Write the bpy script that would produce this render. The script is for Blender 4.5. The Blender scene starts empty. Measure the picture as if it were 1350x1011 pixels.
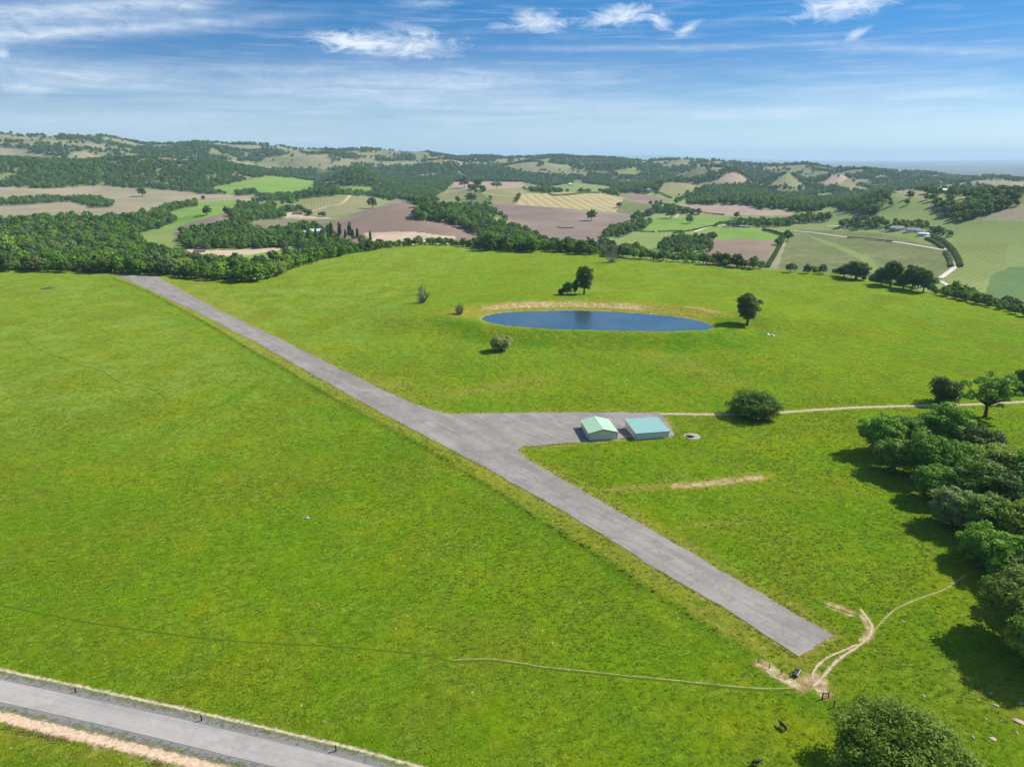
import bpy, bmesh, math, random
import numpy as np
from mathutils import Vector, Matrix

rnd = random.Random(7)
rng = np.random.default_rng(11)
scene = bpy.context.scene
COL = scene.collection
R = math.radians

# ------------------------------------------------------------------ survey
# camera data: used to turn bearings read off the photograph into ground points
H = 100.0
FOC = 937.0
PITCH = R(17.6)
CP, SP = math.cos(PITCH), math.sin(PITCH)
SUN_EL = R(42)
SUN_H = Vector((0.92, 0.39, 0)).normalized()
SUN_DIR = Vector((SUN_H.x*math.cos(SUN_EL), SUN_H.y*math.cos(SUN_EL), math.sin(SUN_EL)))


def bearing(px, py):
    dx = (px-675.0)/FOC
    dy = (505.5-py)/FOC
    return np.array([dx, CP+dy*SP, -SP+dy*CP])


def project(x, y, z):
    zf = y*CP-(z-H)*SP
    u = y*SP+(z-H)*CP
    zf = np.where(np.abs(zf) < 1e-3, 1e-3, zf)
    return 675+FOC*x/zf, 505.5-FOC*u/zf, zf


def flat(px, py, z=0.0):
    d = bearing(px, py)
    t = (z-H)/d[2]
    return d[0]*t, d[1]*t


# ------------------------------------------------------------------ noise
def _hash(ix, iy, seed):
    n = (ix.astype(np.int64)*374761393+iy.astype(np.int64)*668265263+seed*974634777) & 0x7fffffff
    n = ((n ^ (n >> 13))*1274126177) & 0x7fffffff
    n = n ^ (n >> 16)
    return (n & 0xffff)/65535.0


def vnoise(x, y, s, seed=0):
    x = x/s
    y = y/s
    ix = np.floor(x)
    iy = np.floor(y)
    fx = x-ix
    fy = y-iy
    fx = fx*fx*fx*(fx*(fx*6-15)+10)
    fy = fy*fy*fy*(fy*(fy*6-15)+10)
    a = _hash(ix, iy, seed)
    b = _hash(ix+1, iy, seed)
    c = _hash(ix, iy+1, seed)
    d = _hash(ix+1, iy+1, seed)
    return (a*(1-fx)+b*fx)*(1-fy)+(c*(1-fx)+d*fx)*fy*1.0


def fbm(x, y, s, oct=4, seed=0):
    t = 0
    a = 1.0
    w = 0
    for k in range(oct):
        t = t+a*(vnoise(x+17.3*k, y-9.1*k, s, seed+k)-0.5)
        w += a
        a *= 0.5
        s *= 0.5
    return t/w*2


def sstep(a, b, x):
    t = np.clip((x-a)/(b-a), 0, 1)
    return t*t*(3-2*t)


# ------------------------------------------------------------------ polygon / polyline helpers
def inside(px, py, poly):
    poly = np.asarray(poly, float)
    res = np.zeros(px.shape, bool)
    n = len(poly)
    j = n-1
    for i in range(n):
        xi, yi = poly[i]
        xj, yj = poly[j]
        c = ((yi > py) != (yj > py)) & (px < (xj-xi)*(py-yi)/((yj-yi) if yj != yi else 1e-9)+xi)
        res ^= c
        j = i
    return res


def pdist(x, y, line, closed=False):
    """distance to a polyline, signed side (left positive) of nearest piece, and length along"""
    P = np.asarray(line, float)
    if closed:
        P = np.vstack([P, P[:1]])
    best = np.full(x.shape, 1e18)
    side = np.zeros(x.shape)
    along = np.zeros(x.shape)
    L = 0
    for i in range(len(P)-1):
        ax, ay = P[i]
        bx, by = P[i+1]
        vx, vy = bx-ax, by-ay
        l2 = vx*vx+vy*vy+1e-12
        t = np.clip(((x-ax)*vx+(y-ay)*vy)/l2, 0, 1)
        dx = x-ax-t*vx
        dy = y-ay-t*vy
        d = dx*dx+dy*dy
        m = d < best
        best = np.where(m, d, best)
        s = vx*(y-ay)-vy*(x-ax)
        side = np.where(m, np.sign(s), side)
        along = np.where(m, L+t*math.sqrt(l2), along)
        L += math.sqrt(l2)
    return np.sqrt(best), side, along


# ------------------------------------------------------------------ the land
CREST_PX = [(-200, 352), (-60, 356), (0, 358), (90, 359), (160, 361), (212, 363), (250, 367), (300, 373), (345, 371), (380, 358), (430, 341),
            (500, 329), (560, 323), (640, 327), (740, 333), (850, 343), (950, 351), (1020, 358), (1100, 364), (1170, 378),
            (1240, 391), (1300, 405), (1350, 418), (1450, 445), (1600, 480)]
_cw = np.array([flat(a, b) for a, b in CREST_PX])
CREST_T = np.arctan2(_cw[:, 0], _cw[:, 1])
CREST_R = np.hypot(_cw[:, 0], _cw[:, 1])


def crest(th):
    return np.interp(th, CREST_T, CREST_R)


def theta_px(px, py=300):
    d = bearing(px, py)
    return math.atan2(d[0], d[1])


PXS = np.array([-300, 0, 200, 400, 600, 800, 1000, 1200, 1350, 1700])
TPX = np.array([theta_px(a, 240) for a in PXS])
DROP = np.array([30, 30, 30, 32, 33, 34, 37, 42, 46, 50.])
SKY_PX = [(-300, 176), (-60, 178), (0, 179), (60, 181), (130, 183), (190, 190), (235, 191), (262, 188), (300, 191), (360, 194), (430, 196), (500, 198),
          (560, 200), (600, 206), (650, 206), (700, 207), (740, 206), (800, 212), (850, 215), (900, 212), (960, 215), (1000, 221),
          (1060, 219), (1120, 224), (1200, 229), (1270, 233), (1350, 236), (1600, 240)]
SKY_T = np.array([theta_px(a, 205) for a, b in SKY_PX])
SKY_R = np.interp([a for a, b in SKY_PX], [-300, 0, 300, 600, 900, 1350, 1600], [5600, 5500, 5400, 5600, 5200, 4600, 4500])
SKY_Z = np.array([H+r*bearing(675, b)[2]/bearing(675, b)[1] for (a, b), r in zip(SKY_PX, SKY_R)])
# wooded slope on the left in front of the skyline
MID_PX = [(-300, 204), (0, 209), (60, 212), (110, 213), (170, 209), (220, 208), (280, 213), (330, 221), (380, 232), (430, 244), (480, 252)]
MID_T = np.array([theta_px(a, 215) for a, b in MID_PX])
MID_Z = np.array([H+3400*bearing(675, b)[2]/bearing(675, b)[1] for a, b in MID_PX])
MID_Z[-1] = -30
MID_Z[-2] = min(MID_Z[-2], -20)

POND = np.array([flat(a, b, 4.0) for a, b in [(634.5, 421), (640, 417), (655, 413.2), (690, 410.6), (750, 409.4), (800, 410.6), (860, 414.6),
                (905, 419.5), (932, 426), (941, 431.5), (930, 434.8), (880, 436.6), (800, 435.8), (720, 433.2), (670, 429.4), (645, 425.2)]])
PC = POND.mean(0)
DITCH = np.array([flat(a, b) for a, b in [(150, 366), (194, 384), (250, 413), (292, 437), (334, 463), (372, 483), (417, 511), (464, 538), (501, 557), (560, 589), (600, 614),
                 (656, 647), (690, 671), (747, 706), (799, 738), (847, 771), (899, 803), (955, 842), (1010, 871), (1044, 890)]])

# (px of top, py of top, distance, half width across, half depth)
BUMPS = [(545, 267, 1500, 130, 230), (745, 255, 2300, 220, 330), (840, 254, 2500, 90, 200), (640, 247, 2300, 140, 250),
         (1200, 261, 1750, 130, 260), (1430, 252, 1500, 230, 330), (1038, 230, 3300, 90, 260), (965, 228, 3300, 100, 260), (1105, 231, 3400, 90, 260),
         (924, 221, 3500, 110, 300), (470, 224, 3000, 110, 250), (890, 241, 2700, 130, 200), (440, 257, 2100, 140, 200),
         (1320, 238, 3300, 200, 200), (280, 281, 1600, 70, 120), (1010, 268, 1900, 200, 160), (700, 214, 4300, 260, 330), (830, 219, 4200, 200, 300),
         (420, 205, 4700, 240, 300), (250, 199, 4600, 260, 300), (90, 192, 4700, 330, 300), (590, 212, 4500, 220, 300), (1130, 229, 4100, 240, 260)]


def base_land(x, y):
    th = np.arctan2(x, y)
    r = np.hypot(x, y)
    D = np.interp(th, TPX, DROP)
    rc = crest(th)
    # plateau
    z = 0.35*fbm(x, y, 60, 3, 3)+0.10*fbm(x, y, 9, 2, 5)
    t = sstep(0, 175, r-rc)
    z = z*(1-t)-D*t
    # valley: gentle rise away from the hill, rolling ground further out
    far = sstep(1000, 2200, r)
    z = z+t*(far*8+sstep(2200, 4200, r)*np.interp(th, TPX, [14, 14, 14, 12, 12, 10, 8, 0, -6, -10]))
    z = z+t*fbm(x, y, 420, 3, 21)*(3+7*far)*sstep(900, 1400, r)
    hill = sstep(2600, 4200, r)*(1-sstep(6500, 9000, r))
    z = z+hill*fbm(x, y, 800, 4, 31)*36
    return z, th, r, rc, t


def land(x, y, bumps=True):
    x = np.asarray(x, float)
    y = np.asarray(y, float)
    z, th, r, rc, t = base_land(x, y)
    # left wooded slope and skyline ridge
    mz = np.interp(th, MID_T, MID_Z, left=MID_Z[0], right=-40)
    w = np.exp(-((r-3400)/np.where(r < 3400, 430, 330))**2)
    z = np.maximum(z, z*(1-w)+(mz-3*0)*w)
    sr = np.interp(th, SKY_T, SKY_R)
    sz = np.interp(th, SKY_T, SKY_Z)
    w = np.exp(-((r-sr)/np.where(r < sr, 850, 900))**2)
    rough = 1-0.16*np.abs(fbm(x, y, 420, 4, 41))*np.clip(sz/150, 0.3, 1)
    z = np.maximum(z, z*(1-w)+(sz+26*fbm(x, y, 430, 3, 47))*rough*w+(1-w)*w*fbm(x, y, 520, 4, 44)*150)
    # plain behind
    z = np.where(r > 6500, z*(1-sstep(6500, 8200, r))-85*sstep(6500, 8200, r), z)
    z = z+sstep(9500, 15000, r)*(1-sstep(30000, 36000, r))*np.abs(fbm(x, y, 5200, 4, 53))*110
    # faint far mountains
    mm = np.exp(-((th-theta_px(850, 206))/0.13)**2)*330+np.exp(-((th-theta_px(1360, 206))/0.06)**2)*90
    z = z+mm*sstep(33000, 37000, r)*(0.8+0.4*fbm(x, y, 6000, 3, 51))
    if bumps:
        for bx, by, bz, hw, hd, ct, st in BUMP_W:
            dx = x-bx
            dy = y-by
            a = dx*ct-dy*st
            b = dx*st+dy*ct
            e = np.exp(-(a/hw)**2-(b/hd)**2)
            z = z+bz*e
    # pond basin, its berm and the fall in front of it
    near = (np.abs(x-PC[0]) < 190) & (np.abs(y-PC[1]) < 170)
    if near.any():
        xs = x[near]
        ys = y[near]
        d, s, _ = pdist(xs, ys, POND, True)
        ins = inside(xs, ys, POND)
        front = sstep(10, -25, ys-PC[1])
        zo = 4.0+0.8*sstep(0, 5, d)
        out_f = zo*(1-sstep(6.5, 33, d))
        out_b = (zo+1.8*sstep(4, 22, d))*(1-sstep(24, 130, d))
        zz = np.where(ins, 3.95-0.3*np.minimum(d, 6), out_b*(1-front)+out_f*front)
        zz = zz+np.where(ins, 0, 0.25*fbm(xs, ys, 6, 2, 8)*sstep(1, 6, d)*(1-sstep(30, 90, d)))
        z = z.copy()
        z[near] = np.where(ins, zz, z[near]*sstep(0, 30, d)+zz)
    # old ditch bank beside the runway
    nd = (r < 760) & (r > 60)
    if nd.any():
        d, s, _ = pdist(x[nd], y[nd], DITCH)
        dd = d*s       # left of travel towards the camera is the runway side
        prof = -0.55*sstep(0.9, -0.9, dd)*(1-sstep(1.5, 9, -dd))
        z = np.array(z)
        z[nd] = z[nd]+prof*(1-sstep(DITCH_L-25, DITCH_L, _))
    return z


DITCH_L = float(np.sum(np.hypot(*np.diff(DITCH, axis=0).T)))
BUMP_W = []
for (bpx, bpy_, br, hw, hd) in BUMPS:
    d = bearing(bpx, bpy_)
    k = br/math.hypot(d[0], d[1])
    X, Y, Z = d[0]*k, d[1]*k, H+d[2]*k
    z0 = float(land(np.array([X]), np.array([Y]), True)[0])
    th = math.atan2(X, Y)
    BUMP_W.append((X, Y, max(0, Z-z0), hw, hd, math.cos(th), math.sin(th)))

_RR = np.concatenate([np.geomspace(45, 900, 700), np.geomspace(902, 14000, 1500)])


def at(px, py, lift=0.0):
    """ground point seen on a bearing of the photograph"""
    d = bearing(px, py)
    h = math.hypot(d[0], d[1])
    xs = d[0]/h*_RR
    ys = d[1]/h*_RR
    zr = H+d[2]/h*_RR
    g = land(xs, ys)-zr
    i = int(np.argmax(g > 0)) if (g > 0).any() else len(_RR)-1
    i = max(1, i)
    f = g[i-1]/(g[i-1]-g[i]) if g[i] != g[i-1] else 0
    f = min(1, max(0, f))
    rr = _RR[i-1]+(_RR[i]-_RR[i-1])*f
    x, y = d[0]/h*rr, d[1]/h*rr
    return Vector((x, y, float(land(np.array([x]), np.array([y]))[0])+lift))


def gz(x, y):
    return float(land(np.array([x]), np.array([y]))[0])


# ------------------------------------------------------------------ objects
def tag(o, label=None, cat=None, group=None, kind=None):
    if label:
        o['label'] = label
    if cat:
        o['category'] = cat
    if group:
        o['group'] = group
    if kind:
        o['kind'] = kind
    return o


def link(name, me, mats=(), parent=None):
    o = bpy.data.objects.new(name, me)
    COL.objects.link(o)
    for m in mats:
        if m.name not in me.materials:
            me.materials.append(m)
    if parent:
        o.parent = parent
    return o


def empty(name, loc, rz=0.0):
    o = bpy.data.objects.new(name, None)
    COL.objects.link(o)
    o.location = loc
    o.rotation_euler = (0, 0, rz)
    o.empty_display_size = 0.5
    return o


def np_mesh(name, V, F, smooth=True):
    """V (n,3), F (m,k) arrays"""
    me = bpy.data.meshes.new(name)
    V = np.asarray(V, np.float32)
    F = np.asarray(F, np.int32)
    k = F.shape[1]
    me.vertices.add(len(V))
    me.vertices.foreach_set('co', V.ravel())
    me.loops.add(F.size)
    me.loops.foreach_set('vertex_index', F.ravel())
    me.polygons.add(len(F))
    me.polygons.foreach_set('loop_start', np.arange(0, F.size, k, dtype=np.int32))
    me.polygons.foreach_set('loop_total', np.full(len(F), k, np.int32))
    me.polygons.foreach_set('use_smooth', np.full(len(F), smooth, bool))
    me.update(calc_edges=True)
    return me


def attr(me, name, vals):
    a = me.attributes.new(name, 'FLOAT', 'POINT')
    a.data.foreach_set('value', np.asarray(vals, np.float32))


class MB:
    """collects boxes, prisms and tubes into one mesh"""
    def __init__(self):
        self.v = []
        self.f = []

    def add(self, vs, fs):
        o = len(self.v)
        self.v += [tuple(p) for p in vs]
        self.f += [tuple(i+o for i in f) for f in fs]
        return self

    def box(self, x0, x1, y0, y1, z0, z1):
        vs = [(x, y, z) for z in (z0, z1) for y in (y0, y1) for x in (x0, x1)]
        return self.add(vs, [(0, 2, 3, 1), (4, 5, 7, 6), (0, 1, 5, 4), (2, 6, 7, 3), (0, 4, 6, 2), (1, 3, 7, 5)])

    def tube(self, pts, rad, n=7, cap=True):
        pts = [Vector(p) for p in pts]
        if not hasattr(rad, '__len__'):
            rad = [rad]*len(pts)
        rings = []
        for i, p in enumerate(pts):
            a = pts[max(0, i-1)]
            b = pts[min(len(pts)-1, i+1)]
            t = (b-a).normalized() if (b-a).length > 1e-9 else Vector((0, 0, 1))
            u = t.cross(Vector((0.31, 0.95, 0.05))).normalized()
            w = t.cross(u)
            rings.append([p+(u*math.cos(2*math.pi*k/n)+w*math.sin(2*math.pi*k/n))*rad[i] for k in range(n)])
        vs = [q for r_ in rings for q in r_]
        fs = []
        for i in range(len(pts)-1):
            for k in range(n):
                fs.append((i*n+k, i*n+(k+1) % n, (i+1)*n+(k+1) % n, (i+1)*n+k))
        if cap:
            fs.append(tuple(range(n))[::-1])
            fs.append(tuple((len(pts)-1)*n+k for k in range(n)))
        return self.add(vs, fs)

    def prism(self, poly, axis_pts):
        """polygon in xz extruded along y between two y values"""
        y0, y1 = axis_pts
        n = len(poly)
        vs = [(x, y0, z) for x, z in poly]+[(x, y1, z) for x, z in poly]
        fs = [tuple(range(n)), tuple(range(2*n-1, n-1, -1))]
        for i in range(n):
            j = (i+1) % n
            fs.append((i, i+n, j+n, j))
        return self.add(vs, fs)

    def build(self, name, mat, parent=None, smooth=False, bevel=0):
        me = bpy.data.meshes.new(name)
        me.from_pydata(self.v, [], self.f)
        bm = bmesh.new()
        bm.from_mesh(me)
        bmesh.ops.recalc_face_normals(bm, faces=bm.faces)
        bm.to_mesh(me)
        bm.free()
        for p in me.polygons:
            p.use_smooth = smooth
        me.materials.append(mat)
        o = link(name, me, (), parent)
        return o


# ------------------------------------------------------------------ materials
class NT:
    def __init__(self, mat):
        self.t = mat.node_tree
        self.t.nodes.clear()
        self.out = self.t.nodes.new('ShaderNodeOutputMaterial')
        self.pos = None

    def n(self, typ, **kw):
        nd = self.t.nodes.new('ShaderNode'+typ)
        ins = kw.pop('ins', {})
        for k, v in kw.items():
            setattr(nd, k, v)
        for k, v in ins.items():
            if isinstance(v, bpy.types.NodeSocket):
                self.t.links.new(v, nd.inputs[k])
            else:
                nd.inputs[k].default_value = v
        return nd

    def P(self):
        if self.pos is None:
            self.pos = self.n('NewGeometry').outputs['Position']
        return self.pos

    def scaled(self, sx, sy, sz, rot=0.0):
        # direction 'rot' in plan becomes the first axis, then the axes are scaled
        m = self.n('Mapping', ins={'Vector': self.P(), 'Rotation': (0, 0, -rot)})
        m = self.n('Mapping', ins={'Vector': m.outputs[0], 'Scale': (sx, sy, sz)})
        return m.outputs[0]

    def noise(self, scale, detail=3, rough=0.55, vec=None, dist=0.0):
        return self.n('TexNoise', ins={'Vector': vec or self.P(), 'Scale': scale, 'Detail': detail, 'Roughness': rough, 'Distortion': dist}).outputs[0]

    def ramp(self, fac, stops):
        r_ = self.n('ValToRGB', ins={'Fac': fac})
        e = r_.color_ramp.elements
        while len(e) < len(stops):
            e.new(0.5)
        for i, (p, c) in enumerate(stops):
            e[i].position = p
            e[i].color = (c[0], c[1], c[2], 1) if hasattr(c, '__len__') else (c, c, c, 1)
        return r_.outputs[0]

    def rng(self, fac, a, b, c=0.0, d=1.0):
        return self.n('MapRange', ins={'Value': fac, 'From Min': a, 'From Max': b, 'To Min': c, 'To Max': d}).outputs[0]

    def mix(self, fac, a, b, mode='MIX'):
        m = self.n('Mix', data_type='RGBA', blend_type=mode)
        for sock, v in ((m.inputs['Factor'], fac), (m.inputs[6], a), (m.inputs[7], b)):
            if isinstance(v, bpy.types.NodeSocket):
                self.t.links.new(v, sock)
            elif hasattr(v, '__len__'):
                sock.default_value = (v[0], v[1], v[2], 1)
            else:
                sock.default_value = v
        return m.outputs[2]

    def math(self, op, a, b=0.0, c=0.0):
        m = self.n('Math', operation=op)
        for i, v in enumerate((a, b, c)):
            if isinstance(v, bpy.types.NodeSocket):
                self.t.links.new(v, m.inputs[i])
            else:
                m.inputs[i].default_value = v
        return m.outputs[0]

    def attr(self, name):
        return self.n('Attribute', attribute_name=name).outputs['Fac']

    def bsdf(self, color, rough=0.9, spec=0.2, bump=None, bstr=0.5, bdist=0.3, **kw):
        b = self.n('BsdfPrincipled')
        for k, v in (('Base Color', color), ('Roughness', rough), ('Specular IOR Level', spec)):
            if isinstance(v, bpy.types.NodeSocket):
                self.t.links.new(v, b.inputs[k])
            elif hasattr(v, '__len__'):
                b.inputs[k].default_value = (v[0], v[1], v[2], 1)
            else:
                b.inputs[k].default_value = v
        for k, v in kw.items():
            b.inputs[k.replace('_', ' ')].default_value = v
        if bump is not None:
            bn = self.n('Bump', ins={'Strength': bstr, 'Distance': bdist, 'Height': bump})
            self.t.links.new(bn.outputs[0], b.inputs['Normal'])
        return b.outputs[0]

    def finish(self, shader):
        self.t.links.new(shader, self.out.inputs['Surface'])


def material(name):
    m = bpy.data.materials.new(name)
    m.use_nodes = True
    return m, NT(m)


def mat_plain(name, col, rough=0.8, spec=0.3, var=0.15, scale=1.5, bump=0.0):
    m, t = material(name)
    nz = t.noise(scale, 4)
    c = t.mix(nz, tuple(x*(1-var) for x in col), tuple(min(1, x*(1+var)) for x in col))
    t.finish(t.bsdf(c, rough, spec, nz if bump else None, bump, 0.05))
    return m


def mat_grass():
    m, t = material('meadow_grass')
    big = t.noise(0.009, 5, 0.62)
    mid = t.noise(0.045, 6, 0.66)
    c = t.mix(t.rng(big, 0.40, 0.60), (0.086, 0.206, 0.0014), (0.175, 0.250, 0.002))
    c = t.mix(t.rng(mid, 0.42, 0.62, 0, 0.85), c, (0.135, 0.262, 0.002))
    c = t.mix(t.rng(t.noise(0.13, 6, 0.68), 0.48, 0.66, 0, 0.6), c, (0.060, 0.160, 0.0014))
    # far end of the hill: paler, drier sward
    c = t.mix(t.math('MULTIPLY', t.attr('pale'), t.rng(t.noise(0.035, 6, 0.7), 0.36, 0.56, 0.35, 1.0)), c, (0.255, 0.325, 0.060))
    c = t.mix(t.attr('lush_shade'), c, (0.044, 0.158, 0.002))
    # yellow and olive drier sward in drifts
    yel = t.math('MULTIPLY', t.rng(t.noise(0.030, 6, 0.70), 0.48, 0.60), 0.75)
    c = t.mix(yel, c, (0.225, 0.255, 0.006))
    olive = t.math('MULTIPLY', t.rng(t.noise(0.019, 6, 0.70, t.scaled(1, 1.6, 1, R(70))), 0.49, 0.62), 0.72)
    c = t.mix(olive, c, (0.150, 0.165, 0.012))
    # clumps, a little drawn out by the wind
    v1 = t.scaled(0.5, 1.0, 1, R(28))
    cl = t.noise(0.58, 7, 0.76, v1, 0.8)
    tuft = t.rng(t.noise(0.08, 5, 0.65), 0.38, 0.62, 0.35, 1.0)
    c0 = c
    c = t.mix(t.rng(cl, 0.38, 0.62), t.mix(0.80, c, (0.021, 0.083, 0.0006)), t.mix(0.45, c, (0.30, 0.42, 0.028)))
    fine = t.noise(2.2, 5, 0.75)
    c = t.mix(t.rng(fine, 0.36, 0.66, 0, 1), t.mix(0.55, c, (0.023, 0.083, 0.0007)), t.mix(0.28, c, (0.33, 0.45, 0.05)))
    c = t.mix(tuft, c0, c)
    # scattered small white and pale flowers, in drifts
    vo = t.n('TexVoronoi', ins={'Vector': t.P(), 'Scale': 0.55, 'Randomness': 1.0})
    dots = t.math('LESS_THAN', vo.outputs['Distance'], t.math('MULTIPLY', t.noise(3.0, 2), 0.26))
    drift = t.rng(t.noise(0.06, 4, 0.6), 0.50, 0.62)
    sel = t.math('GREATER_THAN', t.n('SeparateColor', ins={'Color': vo.outputs['Color']}).outputs[0], 0.70)
    c = t.mix(t.math('MULTIPLY', t.math('MULTIPLY', dots, drift), sel), c, (0.40, 0.44, 0.22))
    # dry straw and bare soil
    dryn = t.math('MULTIPLY', t.attr('dry'), t.rng(t.noise(0.4, 5, 0.75), 0.32, 0.60))
    c = t.mix(dryn, c, t.mix(t.rng(t.noise(0.7, 5, 0.7), 0.3, 0.7), (0.19, 0.17, 0.010), (0.38, 0.31, 0.085)))
    soiln = t.rng(t.math('ADD', t.attr('soil'), t.math('MULTIPLY', t.math('SUBTRACT', t.noise(0.6, 5, 0.75), 0.5), 1.5)), 0.40, 0.82)
    soil = t.ramp(t.noise(0.35, 5, 0.7), [(0.3, (0.26, 0.16, 0.06)), (0.5, (0.41, 0.31, 0.15)), (0.66, (0.62, 0.54, 0.36))])
    c = t.mix(soiln, c, soil)
    h = t.math('ADD', t.math('MULTIPLY', cl, 1.0), t.math('MULTIPLY', fine, 0.45))
    h = t.math('ADD', h, t.math('MULTIPLY', t.noise(0.22, 4, 0.6), 1.4))
    t.finish(t.bsdf(c, 1.0, 0.0, h, 1.0, 0.9))
    return m


def mat_field(name, a, b, scale=0.02, rows=0.0, ang=0.0, rowcol=None, rowamt=0.5, bump=0.3, fine=0.25, patch=None, dots=0.0):
    m, t = material(name)
    c = t.mix(t.rng(t.noise(scale, 5, 0.6), 0.34, 0.66), a, b)
    if patch:
        c = t.mix(t.rng(t.noise(scale*0.45, 4, 0.6), 0.5, 0.66), c, patch)
    if rows:
        v = t.scaled(1, 1, 0, ang)
        w = t.n('TexWave', wave_type='BANDS', bands_direction='X', ins={'Vector': v, 'Scale': 0.314/rows, 'Distortion': 2.5, 'Detail': 3, 'Detail Scale': 0.35}).outputs[1]
        c = t.mix(t.math('MULTIPLY', t.rng(w, 0.35, 0.8), rowamt), c, rowcol)
    if dots:
        dn = t.noise(0.22, 4, 0.8)
        c = t.mix(t.math('MULTIPLY', t.rng(dn, 0.46, 0.58), dots), c, rowcol)
        c = t.mix(t.rng(t.noise(0.03, 5, 0.7), 0.50, 0.66, 0, 0.5), c, (0.26, 0.235, 0.11))
    f = t.noise(fine, 5, 0.7)
    c = t.mix(t.rng(f, 0.3, 0.7), t.mix(0.25, c, tuple(x*0.5 for x in a)), t.mix(0.12, c, tuple(min(1, x*1.6) for x in b)))
    t.finish(t.bsdf(c, 0.95, 0.08, f, bump, 1.2))
    return m


def mat_leaf(name, dark, light, trans=0.25, rough=0.55, spec=0.12):
    m, t = material(name)
    oi = t.n('ObjectInfo')
    f = t.math('ADD', t.math('MULTIPLY', t.attr('tint'), 0.45), t.math('MULTIPLY', oi.outputs['Random'], 0.6))
    c = t.mix(f, dark, light)
    c = t.mix(t.rng(t.math('FRACT', t.math('MULTIPLY', oi.outputs['Random'], 7.31)), 0.55, 1.0, 0, 0.45), c, (0.115, 0.135, 0.035))
    p = t.bsdf(c, rough, spec)
    tr = t.n('BsdfTranslucent', ins={'Color': t.mix(0.35, c, (0.12, 0.20, 0.02))}).outputs[0]
    mx = t.n('MixShader', ins={0: trans, 1: p, 2: tr}).outputs[0]
    t.finish(mx)
    return m


M = {}
M['grass'] = mat_grass()
M['bark'] = mat_plain('oak_bark', (0.10, 0.082, 0.050), 0.95, 0.1, 0.3, 3.0, 0.5)
M['deadwood'] = mat_plain('weathered_wood', (0.26, 0.23, 0.20), 0.95, 0.1, 0.3, 4.0, 0.4)
M['leaf'] = mat_leaf('oak_leaves', (0.071, 0.175, 0.010), (0.204, 0.401, 0.029), 0.32)
M['leafd'] = mat_leaf('dark_oak_leaves', (0.040, 0.089, 0.008), (0.105, 0.195, 0.020), 0.22)
M['leafp'] = mat_leaf('pale_leaves', (0.145, 0.268, 0.022), (0.289, 0.471, 0.047), 0.32)
M['leafy'] = mat_leaf('yellow_blossom_leaves', (0.30, 0.33, 0.08), (0.52, 0.54, 0.20), 0.3)
M['leafg'] = mat_leaf('grey_leaves', (0.111, 0.171, 0.047), (0.224, 0.317, 0.091), 0.25)
M['leafh'] = mat_leaf('fresh_oak_leaves', (0.125, 0.220, 0.016), (0.340, 0.470, 0.060), 0.42)
M['leafc'] = mat_leaf('cypress_leaves', (0.029, 0.073, 0.011), (0.073, 0.150, 0.022), 0.15)
M['leafw'] = mat_leaf('far_wood_leaves', (0.055, 0.122, 0.013), (0.145, 0.268, 0.028), 0.28)

# ------------------------------------------------------------------ land zones (outlines read from the photograph)
ZM = {}
PURP = dict(a=(0.175, 0.125, 0.092), b=(0.240, 0.178, 0.128), scale=0.006, patch=(0.29, 0.225, 0.17), fine=0.12)
ZM['plough'] = mat_field('ploughed_soil', rows=6, ang=R(60), rowcol=(0.115, 0.085, 0.08), rowamt=0.35, **PURP)
ZM['plough2'] = mat_field('ploughed_soil_grey', rows=7, ang=R(-70), rowcol=(0.12, 0.095, 0.095), rowamt=0.35, a=(0.155, 0.118, 0.098), b=(0.235, 0.180, 0.140), scale=0.007, patch=(0.28, 0.22, 0.17), fine=0.12)
ZM['pink'] = mat_field('bare_pink_soil', (0.30, 0.225, 0.175), (0.36, 0.275, 0.20), rows=6, ang=R(80), rowcol=(0.22, 0.16, 0.13), rowamt=0.3, fine=0.1)
ZM['fallow'] = mat_field('fallow_grass', (0.20, 0.185, 0.110), (0.275, 0.245, 0.150), scale=0.006, patch=(0.33, 0.27, 0.18), fine=0.12)
ZM['meadow'] = mat_field('bright_meadow', (0.120, 0.215, 0.030), (0.180, 0.270, 0.050), scale=0.012, fine=0.15)
ZM['pasture'] = mat_field('grey_green_pasture', (0.140, 0.205, 0.048), (0.205, 0.250, 0.080), scale=0.006, fine=0.12)
ZM['vine'] = mat_field('vineyard_green', (0.125, 0.160, 0.050), (0.185, 0.200, 0.080), scale=0.012, rows=3.4, ang=R(35), rowcol=(0.060, 0.090, 0.022), rowamt=0.55, fine=0.2, dots=0.6)
ZM['vinel'] = mat_field('vineyard_light', (0.15, 0.20, 0.05), (0.22, 0.25, 0.08), scale=0.012, rows=7.0, ang=R(-50), rowcol=(0.11, 0.16, 0.03), rowamt=0.45, fine=0.2)
ZM['dryvine'] = mat_field('dry_vineyard', (0.20, 0.205, 0.090), (0.260, 0.245, 0.110), scale=0.008, rows=8, ang=R(15), rowcol=(0.13, 0.145, 0.05), rowamt=0.5, fine=0.12, dots=0.35)
ZM['brownvine'] = mat_field('brown_vineyard', (0.165, 0.150, 0.095), (0.235, 0.205, 0.130), scale=0.012, rows=5, ang=R(70), rowcol=(0.10, 0.105, 0.05), rowamt=0.5, fine=0.15, dots=0.35)
ZM['stubble'] = mat_field('straw_stubble', (0.255, 0.225, 0.095), (0.330, 0.275, 0.130), scale=0.010, rows=26, ang=R(8), rowcol=(0.47, 0.39, 0.22), rowamt=0.6, fine=0.12)
ZM['bare'] = mat_field('bare_yard', (0.36, 0.28, 0.19), (0.50, 0.40, 0.29), scale=0.03, fine=0.3)
ZM['crop'] = mat_field('dark_green_crop', (0.080, 0.150, 0.045), (0.110, 0.180, 0.055), scale=0.015, fine=0.2)
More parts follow.
